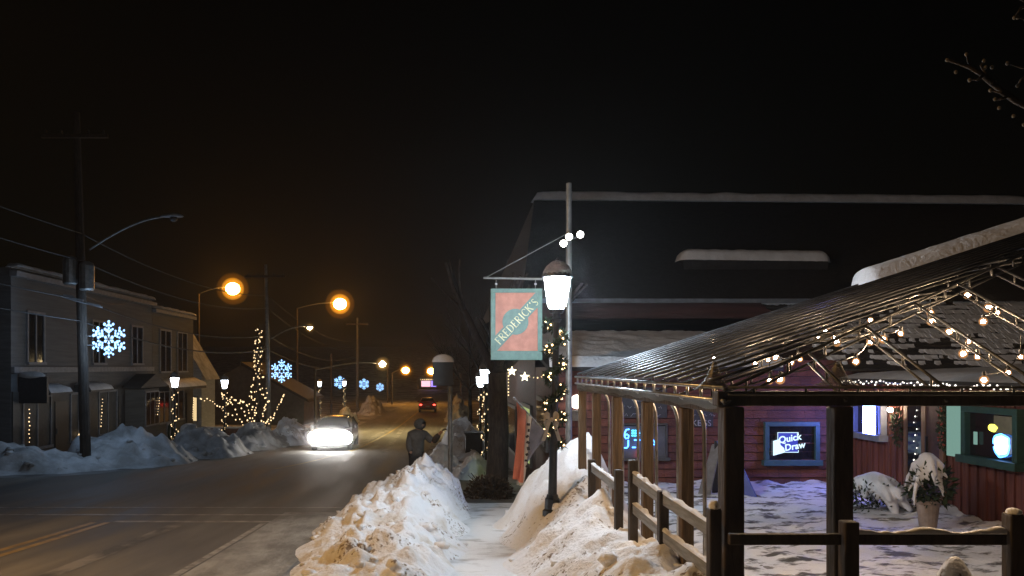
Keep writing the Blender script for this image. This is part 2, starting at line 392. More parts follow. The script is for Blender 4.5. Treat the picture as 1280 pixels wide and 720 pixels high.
patio()

# ------------------------------------------------------------------ snow banks
def rbf(C):
    P = np.array([[c[0],c[1]*.8] for c in C]); z = np.array([c[2] for c in C])
    D = np.linalg.norm(P[:,None]-P[None], axis=2); A = np.block([[D, np.ones((len(C),1))],[np.ones((1,len(C))), np.zeros((1,1))]])
    w = np.linalg.solve(A, np.append(z,0))
    return lambda x, y: float(np.hypot(P[:,0]-x, P[:,1]-y*.8) @ w[:-1] + w[-1])
def bank(name, label, C, x0, x1, y0, y1, step, mat, rough, chunks, seed, gx=1.0):
    f = rbf(C); nx = int((x1-x0)/step); ny = int((y1-y0)/(step*1.3))
    rows = []; keep = []
    for i in range(ny+1):
        y = y0+(y1-y0)*i/ny; r = []
        for j in range(nx+1):
            x = x0+(x1-x0)*j/nx
            z = f(x,y); h = z-T(x,y); k = min(1, max(0, h/.35))
            v = Vector((x,y,seed))
            n = noise.fractal(v*1.7, .7, 2.1, 5)*.075 + lump(x,y,2.3,seed)*.30 + lump(x+.3*noise.noise(v*4),y+.2*noise.noise(v*5),5.0,seed+5)*.10 + lump(x,y+.1*noise.noise(v*7),11,seed+8)*.07 + noise.fractal(v*9, .8, 2, 3)*.018
            z += k*rough*(n-.03)
            dx = k*.05*noise.noise(v*3.1+Vector((7,0,0))); dy = k*.07*noise.noise(v*3.3+Vector((0,9,0)))
            r.append((x+dx,y+dy,z))
        rows.append(r)
    b = MB()
    vs = [p for r in rows for p in r]; n = nx+1
    fs = []
    for i in range(ny):
        for j in range(nx):
            q = (i*n+j,i*n+j+1,(i+1)*n+j+1,(i+1)*n+j)
            if any(vs[a][2] > T(vs[a][0],vs[a][1])-.03 for a in q): fs.append(q)
    used = sorted(set(a for q in fs for a in q)); mp = {a:i for i,a in enumerate(used)}
    b.add([vs[a] for a in used], [tuple(mp[a] for a in q) for q in fs])
    rnd = random.Random(seed)
    for _ in range(chunks):
        i = rnd.randrange(ny+1); j = rnd.randrange(nx+1); p = rows[i][j]
        if p[2]-T(p[0],p[1]) < .02 or p[2]-T(p[0],p[1]) > .9: continue
        b.ball((p[0],p[1],p[2]+.01), rnd.uniform(.02,.12)*rnd.uniform(.4,1), 6, 4, (rnd.uniform(.8,1.6),rnd.uniform(.7,1.4),rnd.uniform(.5,.9)), .38)
    o = b.build(name, mat, smooth=True, fixn=False)
    tag(o, label, 'snow bank')
    return f
CL = []
for y, xl, xc, h, xr in ((6,-1.65,-.55,.25,.1),(8,-1.65,-.55,.27,.12),(9,-1.65,-.55,.34,.15),(10,-1.68,-.52,.46,.18),(12,-1.75,-.42,.66,.27),(14,-1.72,-.22,.80,.36),(15.5,-1.6,-.05,.97,.52),(16.3,-1.4,.05,.9,.68)):
    z = g(y)
    h *= 1.0
    CL += [(xl,y,z-.03),(xl-.4,y,z-.12),(xr,y,z-.03),(xr+.4,y,z-.12),(xc,y,z+h),(xc-.32,y,z+h*.93),(xl+.30,y,z+h*.42),(xr-.12,y,z+h*.68)]
CL += [(-.1,17.3,g(17.3)-.02),(-1,17.3,g(17.3)-.02),(.5,17.3,g(17.3)-.02),(-.1,17.8,g(17.8)-.15),(-.6,16.6,g(16.6)+.45)]
bank('snow_bank', 'long ploughed snow bank with rough orange-lit side between road and shovelled path', CL, -2.1, 1.05, 6, 17.7, .034, snow_plowed, 1.3, 170, 3)
CR = [(.85,6,-2.15),(1.0,9,-2.40),(1.15,11,-2.55),(1.3,12.8,-2.68),(1.5,14.2,-2.78),(1.7,15.5,-2.86),(2.3,15.9,-2.9),(3.1,15,-2.85),(.6,9,-2.5),(.6,6,-2.25),(.8,12,-2.75),(1.1,14.5,-2.9),
 (1.5,13.2,-2.0),(1.75,13.6,-1.82),(1.42,12.2,-2.15),(2.0,13.2,-1.5),(2.4,12.5,-1.04),(2.2,12.2,-1.14),(2.65,12.5,-1.45),(2.95,12.3,-2.1),(3.0,13.5,-2.3),(2.3,14.4,-2.1),
 (1.65,11,-1.98),(1.42,11,-2.12),(1.9,11,-1.72),(2.1,11,-1.50),(1.9,10.4,-1.80),(1.3,10.4,-2.3),
 (2.05,9.5,-1.52),(2.05,8.2,-1.60),(2.05,7,-1.56),(2.05,6,-1.56),(2.05,5,-1.6),(1.5,9.5,-1.86),(1.5,8,-1.90),(1.5,6.5,-1.76),(1.4,5,-1.75),(1.75,7.2,-1.62),(1.2,7.5,-2.15),(1.2,9,-2.2),
 (2.5,9,-2.2),(2.5,7,-2.25),(2.5,5.5,-2.25),(2.9,8,-2.5),(2.9,6,-2.5),(2.9,10,-2.5),(2.6,10.8,-2.0),(3.1,11.5,-2.5),(3.3,9,-2.6),(3.3,13,-2.6)]
fR = bank('snow_bank', 'tall peaked snow bank around the black lamp post and against the rail fence', CR, .7, 3.2, 4.9, 15.8, .034, snow_sandy, .82, 60, 21)
def heap(label, cx, cy, rx, ry, h, mat, seed, name='snow_heap', nn=84, ch=110, amp=1.7):
    rows = []
    for i in range(nn+1):
        r = []
        for j in range(nn+1):
            u = -1.25+2.5*j/nn; v = -1.25+2.5*i/nn
            x = cx+u*rx; y = cy+v*ry
            d = math.hypot(u,v)*(1+.25*noise.noise(Vector((u*1.7,v*1.7,seed))))
            k = max(0, 1-d); k = k*k*(3-2*k)
            s = .8/min(1.2,max(rx,.5))
            z = T(x,y)-.10+h*1.12*k + min(1,k*3)*amp*h*(noise.fractal(Vector((x*1.6*s,y*1.6*s,seed)),.8,2.1,6)*.12+lump(x*s,y*s,2.2,seed)*.35+lump(x*s,y*s,5,seed+2)*.16)
            r.append((x,y,z))
        rows.append(r)
    b = MB().grid(rows); rnd = random.Random(seed)
    for _ in range(ch):
        p = rows[rnd.randrange(nn)][rnd.randrange(nn)]
        if p[2] > T(p[0],p[1])+.02: b.ball(p, rnd.uniform(.02,.11)*min(1.3,h+.3), 6, 4, (1.2,1,.7), .38)
    return tag(b.build(name, mat, smooth=True, fixn=False), label, 'snow heap')
heap('grey snow heap at the corner of the side street beside the wooden utility pole', -13.9, 25.6, 4.2, 2.2, .80, snow_grey, 31)
heap('broad bluish snow heap in front of the shop with the bay window', -10.9, 28.8, 3.0, 3.4, 1.10, snow_grey, 32)
heap('lumpy snow heap by the first garlanded lamp post across the road', -9.3, 32.8, 2.4, 3.6, 1.0, snow_grey, 33)
heap('snow heap in front of the tree wrapped in lights', -8.4, 37.6, 1.9, 3.6, .95, snow_grey, 34)
heap('tan snow heap lit by the oncoming headlights', -7.2, 40.8, 1.7, 3.2, 1.1, snow_plowed, 35)
heap('bright snow heap at the foot of the far utility pole', -6.8, 63, 1.0, 4, 1.1, snow_plowed, 36)
heap('far snow heap at the road edge near the red car', -5.9, 78, 1.6, 5, 1.4, snow_grey, 37)
heap('cream snow heap beside the dark bin', 1.2, 32, 1.5, 3.2, 1.25, snow_plowed, 38)
heap('bluish snow heap in front of the person at the kerb', .35, 25.4, .8, 1.6, .75, snow, 39)
heap('pale snow heap by the snow-capped signpost', 1.2, 23.6, .9, 1.5, .62, snow, 40)
heap('distant snow heap on the kerb just past the red car', 2.1, 66, 1.3, 5, 1.6, snow_grey, 41)
heap('small sandy snow heap inside the front rail fence', 3.75, 5.75, .5, .5, 1.05, snow_sandy, 42, ch=14, amp=.22)
heap('snow drift along the shop wall below the bay window', -12.9, 33.5, 1.0, 6.5, .38, snow_grey, 43)

# ------------------------------------------------------------------ red restaurant
BX0, BX1 = 2.55, 8.6; WY = 16.4
rest = thing('restaurant_building', 'low red shingled restaurant with snow on its roofs behind the tent pavilion', 'building', (5,WY,PAT))
b = MB(); zz = -2.95; k = 0
rs = random.Random(5)
while zz < -.02:
    x = BX0
    while x < BX1:                                      # single shingles, butts stepping forward
        w = rs.choice((.22,.3,.38,.46)); xe = min(BX1, x+w)
        o = rs.uniform(0,.006); h = .144+rs.uniform(-.003,.003)
        b.cur = rs.choice((0,0,1))
        b.add([(x+.003,WY-.050-o,zz),(xe-.003,WY-.050-o,zz),(xe-.003,WY-.006-o,zz+h+.01),(x+.003,WY-.006-o,zz+h+.01),
               (x+.003,WY,zz),(xe-.003,WY,zz)], [(0,1,2,3),(0,4,5,1)])
        x = xe
    zz += .172
b.build('shingle_wall', [shingle_red, pm('darker_red_shingle',(.10,.028,.018),(.08,.024,.02),3.2,.7,.5,stretch=(1,1,2.5),bscale=16)], rest, fixn=False)
b = MB(); b.bx(BX0+.02,BX1+6,WY+.005,19.9,-3.4,-.02); b.bx(BX0+.02,8.4,19.98,27,-3.4,1.6); b.bx(BX0+.02,8.5,19.98,34,-4,1.2); b.bx(8.4,18,19.98,27,-3.4,1.6)
b.build('wall', wall_dark_red, rest)
# wing with board and batten wall along the courtyard
b = MB(); b.bx(BX1+.03,14,6,WY-.01,-2.6,-.30)
y = 6.0
while y < WY-.02:
    b.bx(BX1-.0,BX1+.028,y+.004,min(WY-.03,y+.196),-2.5,-.32); b.bx(BX1-.035,BX1-.0015,y-.022,y+.022,-2.5,-.33); y += .2
b.build('board_wall', board_red, rest)
MB().bx(BX1-.09,BX1-.04,13.32,13.42,-2.5,-.42).bx(BX1-.09,BX1-.04,14.34,14.44,-2.5,-.42).bx(BX1-.09,BX1-.04,13.80,13.92,-2.5,-.42).build('corner_board', pm('door_casing',(.22,.12,.07),(.13,.07,.04),4,.6,.3,stretch=(4,4,.4)), rest)
MB().prism([(BX1-.35,6,-.33),(BX1-.35,6,-.24),(14,6,.02),(14,6,-.06)],(0,WY-6.02,0)).build('wing_roof', roof_dark, rest)
rows = []
for i in range(60):
    y = 6.05+(WY-6.15)*i/59; r = []
    for j in range(14):
        u = j/13; x = BX1-.32+u*5.2
        r.append((x+ (.03*noise.noise(Vector((y*3,0,1))) if j == 0 else 0),y,-.236+.05*u*5.2+ (0 if j == 0 else .09+.03*noise.noise(Vector((x*2,y*2,1))))))
    rows.append(r)
MB().grid(rows).build('roof_snow', snow, rest, smooth=True, fixn=False)
# lean-to over the shingle wall: boards, snow
b = MB().prism([(BX0-.2,16.15,-.09),(BX0-.2,16.15,-.01),(BX0-.2,20,.72),(BX0-.2,20,.62)],(4.75,0,0)); b.build('porch_roof', roof_dark, rest)
rows = []
for i in range(40):
    y = 16.12+3.85*i/39; r = []
    for j in range(70):
        x = BX0-.18+4.7*j/69
        th = .17+.05*noise.fractal(Vector((x*1.4,y*1.4,2)),.7,2,4)
        r.append((x,y+(.05*noise.noise(Vector((x*3,1,1))) if i < 2 else 0),-.005+(y-16.15)*.19+(0 if i == 0 else th)))
    rows.append(r)
MB().grid(rows).build('porch_snow', snow, rest, smooth=True, fixn=False)
# shingled roof facing the courtyard with half-melted snow rows (courses are real steps)
b = MB(); sb = MB(); n = 13; y0, y1, z0, z1 = 16.1, 19.95, -.08, 1.55
for i in range(n):
    a = i/n; c = (i+1)/n
    ya, za = y0+(y1-y0)*a, z0+(z1-z0)*a; yc, zc = y0+(y1-y0)*c, z0+(z1-z0)*c
    x = 8.2
    while x < 16:
        w = rs.uniform(.16,.34); o = rs.uniform(0,.012)
        b.add([(x,ya-.02,za+.03+o),(x+w-.008,ya-.02,za+.03+o),(x+w-.008,yc,zc+.012),(x,yc,zc+.012),(x,ya,za-.01),(x+w-.008,ya,za-.01)],[(0,1,2,3),(0,4,5,1)])
        x += w
    x = 8.2
    while x < 16:                                        # snow banked against each course, ragged lower edge
        w = rs.uniform(.03,.075); v = noise.fractal(Vector((x*1.3,i*.8,4)),.7,2,4)*.8 + .35*noise.noise(Vector((x*9,i*3,2))) + (x-9)*.09 + .25 - .05*abs(i-6)
        if v > 0:
            f = min(1.12, (.25+v*.9)*rs.uniform(.75,1.15)); f = 1-f
            ym, zm = ya+(yc-ya)*f, za+(zc-za)*f+.03; tk = rs.uniform(.02,.045)
            sb.prism([(x,ym,zm),(x,yc-.03,zc+.012),(x,yc-.035,zc+.05+tk*.5),(x,ym+.05,zm+tk)],(w+.008,0,0))
        x += w
b.build('shingle_roof', roof_dark, rest, fixn=False); sb.build('shingle_snow', snow, rest)
# main roof, gutter, ridge snow, dormer
MB().add([(2.2,19.7,1.62),(20,19.7,1.62),(20,27,5.45),(3.45,27,5.6),(2.0,34,1.62),(20,34,1.62)],[(0,1,2,3),(3,2,5,4),(0,3,4)]).build('main_roof', roof_dark, rest)
MB().bx(2.15,9.5,19.6,19.69,1.56,1.66).build('gutter', gutter_m, rest)
MB().tube([(3.0,19.8,1.66),(3.0,19.8,1.95)],.05,8).build('vent_pipe', white_trim, rest)
def ridge_snow(a, c, w, h, name, parent, seed, mat=snow, n=60, end=.3, amp=1.0):
    a = Vector(a); c = Vector(c); rows = []; m = 12
    t = (c-a).normalized(); s = Vector((-t.y,t.x,0)).normalized()
    for i in range(n+1):
        u = i/n; e = min(1, min(u,1-u)*(c-a).length/end); e = math.sqrt(max(0,1-(1-e)**2))
        p = a+(c-a)*u; r = []
        for j in range(m+1):
            q = -1+2*j/m
            hh = h*e*max(0,1-abs(q)**3)**.6*(1+.25*amp*noise.noise(Vector((u*18,q*.6,seed))))
            r.append(p+s*q*w*(.55+.45*e)+Vector((0,0,hh+.03*amp*noise.noise(Vector((u*30,q,seed+3)))*e)))
        rows.append(r)
    return MB().grid(rows).build(name, mat, parent, smooth=True, fixn=False)
ridge_snow((3.35,26.9,5.55),(20,26.9,5.40),.35,.32,'ridge_snow',rest,51,n=90,amp=.6)
MB().bx(6.8,10.7,21.6,23.2,2.2,2.86).build('dormer', roof_dark, rest)
ridge_snow((6.7,21.9,2.87),(10.8,21.9,2.82),.42,.33,'dormer_snow',rest,52,amp=.25)
# windows
def wall_window(name_parent, x0, x1, z0, z1, trim, y=WY, fw=.09):
    b = MB(); d0, d1 = y-.12, y-.03
    b.bx(x0,x1,d0,d1,z1-fw,z1); b.bx(x0-.04,x1+.04,d0-.05,d1,z0-.02,z0+fw); b.bx(x0,x0+fw,d0,d1,z0+fw,z1-fw); b.bx(x1-fw,x1,d0,d1,z0+fw,z1-fw)
    f = bevel(b.build('window', trim, name_parent), .006)
    MB().bx(x0+fw,x1-fw,y-.05,y-.034,z0+fw,z1-fw).build('pane', glass_dark, f)
    return f
wall_window(rest, 6.78, 7.90, -2.0, -1.13, teal_trim)
wall_window(rest, 3.80, 4.80, -1.90, -1.16, dark_front, fw=.04)
def side_window(y0, y1, z0, z1, trim, fw=.1):
    b = MB(); d0, d1 = BX1-.16, BX1-.037
    b.bx(d0,d1,y0,y1,z1-fw,z1); b.bx(d0-.06,d1,y0-.04,y1+.04,z0-.02,z0+fw); b.bx(d0,d1,y0,y0+fw,z0+fw,z1-fw); b.bx(d0,d1,y1-fw,y1,z0+fw,z1-fw)
    f = bevel(b.build('window', trim, rest), .006)
    MB().bx(d0+.09,d0+.1,y0+fw,y1-fw,z0+fw,z1-fw).build('pane', glass_dark, f); return f
side_window(15.05, 16.12, -1.40, -.66, pm('blue_grey_trim',(.20,.23,.30),(.14,.16,.22),6,.5))
side_window(11.55, 12.78, -1.50, -.62, green_trim)
# shutter beside the green window, door
MB().bx(BX1-.2,BX1-.04,12.86,13.06,-1.45,-.62).build('shutter', E_mint, rest)  # light falling on the shutter is put in as its own glow
d = MB().bx(BX1-.08,BX1-.036,13.43,13.79,-2.5,-.45).build('door', pm('brown_door',(.07,.035,.03),(.04,.02,.018),5,.5), rest)
MB().bx(BX1-.12,BX1-.081,13.74,13.77,-1.55,-1.2).build('handle', black_iron, d)
d2 = MB().bx(BX1-.08,BX1-.036,13.93,14.33,-2.5,-.45).build('door', glass_dark, rest); d2['label'] = 'glazed door leaf with fairy lights'
MB().bx(BX1-.075,BX1-.07,14,14.2,-1.7,-1.3).build('door_notice', pm('notice_paper',(.18,.22,.34),None,6,.6), d2)
for (a, z0, z1) in (((17.6,19.2),-1.9,-.7),((20.4,22.6),-2.6,-1.0),((24,26.5),-2.7,-1.2)):
    f = MB().bx(BX0-.05,BX0+.015,a[0],a[1],z0,z1).build('window', dark_front, rest)
    MB().bx(BX0-.06,BX0-.051,a[0]+.1,a[1]-.1,z0+.1,z1-.1).build('pane', E_window_green if a[0] > 19 and a[0] < 23 else glass_dark, f)
# Illuminated signs in the windows
def neon_poly(b, pts, r, o): b.tube([Vector(o)+Vector((p[0],0,p[1])) for p in pts], r, 6)
qs = thing('neon_sign', 'lit blue and white lottery sign reading Quick Draw in a teal framed window', 'sign', (7.3,WY-.1,-1.6))
MB().add([(7.06,WY-.085,-1.74),(7.46,WY-.085,-1.74),(7.46,WY-.085,-1.36),(7.06,WY-.085,-1.36)],[(0,1,2,3)]).build('blue_panel', E_qd_blue, qs)
b = MB()
b.tube([(7.47,WY-.09,-1.71),(7.47,WY-.09,-1.75),(7.05,WY-.09,-1.75),(7.05,WY-.09,-1.35),(7.47,WY-.09,-1.35),(7.47,WY-.09,-1.40)],.008,6)
b.build('border', E_qd_white, qs)
MB().add([(6.95,WY-.10,-1.82),(7.20,WY-.10,-1.75),(7.17,WY-.10,-1.66),(7.10,WY-.10,-1.60),(7.09,WY-.10,-1.48),(6.95,WY-.10,-1.52)],[(0,1,2,3,4,5)]).build('white_panel', E_qd_white, qs)
lettering('lettering', 'Quick', .19, E_qd_white, qs, (7.28,WY-.112,-1.47), (R(90),R(-10),0), shear=.12, extrude=.003, bold=.004)
lettering('lettering', 'Draw', .185, E_qd_white, qs, (7.385,WY-.112,-1.63), (R(90),R(-10),0), shear=.12, extrude=.003, bold=.004)
ns = thing('neon_sign', 'blue neon letters with a red tube in the dark window behind the wooden posts', 'sign', (4.2,WY-.1,-1.6))
MB().bx(3.84,4.76,WY-.065,WY-.055,-1.86,-1.22).build('glow_catcher', pm('grey_glow_catcher',(.10,.10,.13),(.07,.07,.09),5,.7), ns)  # board added behind the tubes to catch their blue glow
o = (3.88,WY-.10,-1.55); b = MB()
neon_poly(b, [(.14,.27),(.08,.26),(.05,.20),(.04,.13),(.07,.08),(.12,.09),(.13,.14),(.09,.17),(.05,.14)], .014, o)
neon_poly(b, [(0,.05),(0,-.07),(.03,-.11),(.09,-.11),(.12,-.07),(.12,.05)], .014, o)
neon_poly(b, [(.20,-.10),(.27,-.10)], .014, o)
neon_poly(b, [(.24,.05),(.36,.05)], .014, o); neon_poly(b, [(.31,.05),(.31,-.11)], .014, o)
neon_poly(b, [(.56,-.11),(.63,.06),(.70,-.11)], .014, o); neon_poly(b, [(.59,-.04),(.67,-.04)], .014, o)
b.build('blue_lettering', E_neon_blue, ns)
b = MB()
for q in range(14): b.ball((o[0]+.20+.035*(q%5)+random.uniform(-.01,.01),o[1],o[2]+.14+.05*(q//5)),.022,6,4)
b.build('cyan_paw', E_neon_cyan, ns)
MB().tube([(o[0]+.31,o[1],o[2]-.17),(o[0]+.31,o[1],o[2]-.33)],.014,6).build('red_tube', E_neon_red, ns)
bs = thing('illuminated_sign', 'glaring blue light panel in the window next to the porch bulb', 'light', (BX1-.2,15.5,-1))
MB().bx(BX1-.19,BX1-.165,15.22,15.62,-1.33,-.66).build('panel', E_blue, bs)
MB().bx(BX1-.163,BX1-.14,15.20,15.64,-1.35,-.64).build('housing', plastic_dark, bs)
gs = thing('neon_sign', 'white and blue neon shape with yellow top in the green framed window', 'sign', (BX1-.1,12,-1.1))
def blob(cy, cz, ry, rz, seed, x, n=28):
    return [(x, cy+ry*math.cos(a)*(1+.22*noise.noise(Vector((math.cos(a)*1.7,math.sin(a)*1.7,seed)))), cz+rz*math.sin(a)*(1+.22*noise.noise(Vector((math.cos(a)*1.7,math.sin(a)*1.7,seed+4))))) for a in [2*math.pi*i/n for i in range(n)]]
MB().prism(blob(11.93,-1.17,.14,.15,3,BX1-.12),(.02,0,0)).build('white_shape', E_icewhite, gs)
MB().tube([(BX1-.11,p[1]+(p[1]-11.93)*.18,p[2]+(p[2]+1.17)*.18) for p in blob(11.93,-1.17,.14,.15,3,0)],.012,6).build('blue_outline', E_neon_blue, gs)
MB().prism(blob(12.10,-.93,.10,.055,6,BX1-.125),(.02,0,0)).build('yellow_shape', E_yellow, gs)
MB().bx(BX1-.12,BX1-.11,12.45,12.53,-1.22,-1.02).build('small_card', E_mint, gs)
MB().bx(BX1-.117,BX1-.108,11.70,12.08,-1.0,-.74).build('backing_card', pm('olive_card',(.22,.22,.15),None,6,.6), gs)
pl = thing('porch_lamp', 'bare warm porch bulb on the board wall beside the blue lit window', 'lamp', (BX1-.05,14.72,-.8))
MB().ball((BX1-.17,14.72,-.80),.045,10,7).build('bulb', em('porch_bulb',(1,.74,.5),260), pl)
MB().lathe((BX1-.13,14.72,-.80),[(.03,0),(.035,.05),(.05,.085)],10,'x').build('socket', black_iron, pl)
wl = thing('wall_lamp', 'oval white wall lamp on the red shingles at the building corner', 'lamp', (2.95,WY-.1,-.8))
MB().ball((2.95,WY-.14,-.72),.15,16,9,(1,.6,.95)).build('globe', E_dome, wl, smooth=True)
MB().box((2.95,WY-.12,-.91),(.30,.2,.02)).box((2.95,WY-.07,-1.01),(.36,.07,.2)).build('bracket', grey_metal, wl)
# chalk menus
def menu(label, cx, cz, w, h, lines, loc):
    t = thing('menu_board', label, 'sign', loc)
    bevel(MB().bx(cx-w/2,cx+w/2,WY-.07,WY-.04,cz-h/2,cz+h/2).build('board', board_m, t),.004)
    rnd = random.Random(len(label))
    for i, (txt, size) in enumerate(lines):
        zl = cz+h/2-(i+.6)*h/len(lines)
        if txt: lettering('lettering', txt, size, chalk, t, (cx,WY-.076,zl), (R(90),0,0), extrude=.002)
        else:
            b = MB(); x = cx-w*.42
            while x < cx+w*.40:
                n = rnd.randrange(3,8); P = [(x+.022*k,WY-.076,zl+rnd.uniform(-.5,.5)*size) for k in range(n)]
                b.tube(P,.005,4); x += .022*n+.035
            b.build('chalk_scrawl', chalk, t)
menu('dark menu board with chalk words above the neon letters', 4.3, -.74, 1.0, .62, (('Floor',.17),('Inter-Ta',.12),('',.07),('',.08)), (4.3,WY-.06,-1))
menu('small blue sign ending in KEGS on the red shingle wall', 5.50, -.97, .48, .52, (('',.07),('',.06),('KEGS',.17)), (5.5,WY-.06,-1.2))
# A-frame sign board
t = thing('sandwich_board', 'folding sandwich board with pale and blue-lit faces on the trampled snow', 'sign', (5.5,15.3,PAT))
MB().prism([(5.42,15.5,PAT),(5.62,15.5,PAT),(5.58,15.3,-1.42),(5.40,15.3,-1.42)],(-.0,-.035,0)).build('back_leaf', plastic_dark, t)
b = MB(); b.add([(5.05,15.2,PAT+.02),(5.20,15.0,PAT+.02),(5.50,15.24,-1.50),(5.38,15.38,-1.50)],[(0,1,2,3)]); b.prism([(5.05,15.2,PAT+.02),(5.20,15.0,PAT+.02),(5.50,15.24,-1.50),(5.38,15.38,-1.50)],(.03,.03,0)); b.build('pale_leaf', aframe_m, t)
MB().prism([(5.42,15.25,-1.42),(5.62,15.05,-1.42),(6.02,14.85,PAT+.02),(5.86,15.05,PAT+.02)],(.03,.03,0)).build('bluelit_leaf', aframe_bluelit, t)

# ------------------------------------------------------------------ tent pavilion
EX, EY, EZ = 2.08, 5.7, -.15; SX, SY = .32, .464; RX = 8.6; FY = 11.6
zs = lambda x: EZ+SX*(x-EX)
yh = lambda x: EY+SX*(x-EX)/SY
tent = thing('tent_pavilion', 'long hipped pavilion of wooden posts and steel tubes roofed in ribbed clear plastic', 'pavilion', (2.15,5.75,PAT))
def wpost(x, y, w=.145, top=-.29, mat=wood_post, bot=PAT-.1):
    o = MB().bx(x-w/2,x+w/2,y-w/2,y+w/2,bot,top).build('post', mat, tent); bevel(o,.012)
wpost(2.16,5.78,.145,-.29,wood_dark)
for x in (2.945,4.42,5.9,7.4): wpost(x,5.78,.136,-.29,wood_dark)
for y in (6.80,8.03,9.35,10.5,11.5): wpost(2.16,y,.105,-.35)
bevel(MB().bx(2.05,8.3,5.735,5.86,-.285,-.18).build('front_beam', wood_dark, tent),.01)
bevel(MB().bx(2.10,2.22,5.86,11.58,-.345,-.262).build('side_beam', wood_dark, tent),.01)
def ladder(name, a, c, gap, r, n, mat, sp=None):
    a = Vector(a); c = Vector(c); dz = Vector((0,0,-gap)); b = MB()
    b.tube([a,c],r,6); b.tube([a+dz,c+dz],r*.85,6)
    for i in range(n+1):
        p = a+(c-a)*((i+.5)/(n+1)); b.tube([p+Vector((0,0,r*.5)),p+dz],r*.8,5)
    return b.build(name, mat, tent, smooth=True)
ladder('eave_truss', (EX,EY,EZ),(EX,FY,EZ),.095,.017,17,tube_m)
ladder('eave_truss', (EX+.03,EY,EZ),(8.4,EY,EZ),.05,.011,16,dark_tube)
ladder('hip_truss', (EX,EY,EZ-.02),(RX,yh(RX),zs(RX)-.02),.095,.013,14,dark_tube)
for i in range(8):
    x = 2.96+.72*i; ladder('rafter_truss', (x,EY+.02,EZ-.012),(x,yh(x)-.02,zs(x)-.022),.085,.012,2+i//2,dark_tube)
yy = 6.25
while yy < FY+.02:
    xe = EX+(yy-EY)*SY/SX
    xe = min(xe, RX)
    ladder('rafter_truss', (EX+.03,yy,EZ-.03),(xe,yy,zs(xe)-.04),.08,.010,int(3+(xe-EX)*1.4),dark_tube); yy += .76
ladder('ridge_truss', (RX,yh(RX),zs(RX)-.03),(RX,FY,zs(RX)-.03),.1,.015,4,dark_tube)
for x in (3.6,5.0,6.4,7.6): ladder('purlin', (x,yh(x),zs(x)-.05),(x,FY,zs(x)-.05),.05,.011,2,dark_tube)
k = 0; yy = 5.98
while yy < 11.6:
    pts = [(EX-.0,yy,EZ-.10)]+[(EX+.20*math.sin(a),yy,EZ-.12-.26*(1-math.cos(a))) for a in [R(15*i) for i in range(1,7)]]+[(EX+.205,yy,-1.2),(EX+.205,yy,PAT-.05)]
    MB().tube(pts,.017,8).build('curved_pole', tube_m, tent, smooth=True); yy += .72
# valance and skins
MB().grid([[(EX+.02,y,-.245-.07*v+.012*math.sin(y*9)) for y in np.linspace(EY+.2,FY,40)] for v in (0,1)]).build('valance', valance_m, tent, fixn=False)
rows = []; N = 420
for i in range(N+1):
    y = EY+(FY-EY)*i/N; xe = min(RX, EX+(y-EY)*SY/SX); r = []
    rib = 0
    for j in range(9):
        x = EX-.03+(xe-EX+.03)*j/8; r.append((x-rib*.3,y,zs(x)+.02+rib+.006*noise.noise(Vector((x*1.5,y*2,3)))))
    rows.append(r)
MB().grid(rows).build('ribbed_roof', rib_film, tent, smooth=True, fixn=False)
yy = 5.95
while yy < FY:
    xe = min(RX, EX+(yy-EY)*SY/SX)
    MB().tube([(EX-.03,yy,zs(EX-.03)+.05),((EX+xe)/2,yy,zs((EX+xe)/2)+.045),(xe-.02,yy,zs(xe-.02)+.05)],.013,8).build('roof_rib', rib_m, tent, smooth=True); yy += .355
rows = []
for i in range(30):
    x = EX+(RX-EX)*i/29; rows.append([(x, EY-.02+(yh(x)-EY+.02)*j/6, EZ+.012+(zs(x)-EZ)*j/6-.008*math.sin(math.pi*j/6)) for j in range(7)])
MB().grid(rows).build('front_skin', vinyl, tent, smooth=True, fixn=False)
MB().grid([[(x,y,zs(RX)+.02-(x-RX)*.32) for x in (RX,9.6,10.6)] for y in (yh(RX),FY)]).build('rear_skin', rib_film, tent, fixn=False)
for (px, py0, py1, w) in ((893,452,487,.11),(1047,452,482,.12)):
    c = W(px,py1,6.0); h = (py1-py0)*.006
    prof = [(w*1.25,0),(w*.95,h*.12),(w*.62,h*.32),(w*.40,h*.58),(w*.24,h*.82),(w*.14,h*.97),(.01,h*1.02)]
    b = MB(); n = 22; vs = []
    for r_, z in prof:
        for j in range(n):
            a = 2*math.pi*j/n; q = r_*(1+.10*math.sin(5*a)*(1-z/h)); vs.append(c+Vector((q*math.cos(a),q*math.sin(a),z)))
    b.add(vs, [(i*n+j,i*n+(j+1)%n,(i+1)*n+(j+1)%n,(i+1)*n+j) for i in range(len(prof)-1) for j in range(n)])
    b.build('gathered_drape', drape_m, tent, smooth=True)
sl = ridge_snow((6.0,11.25,zs(6.0)+.03),(10.2,11.25,zs(10.2)+.03),.33,.22,'snow_slab',None,61,n=70,end=.10,amp=.2); tag(sl,'long smooth snow slab lying on the upper pavilion roof','snow slab')
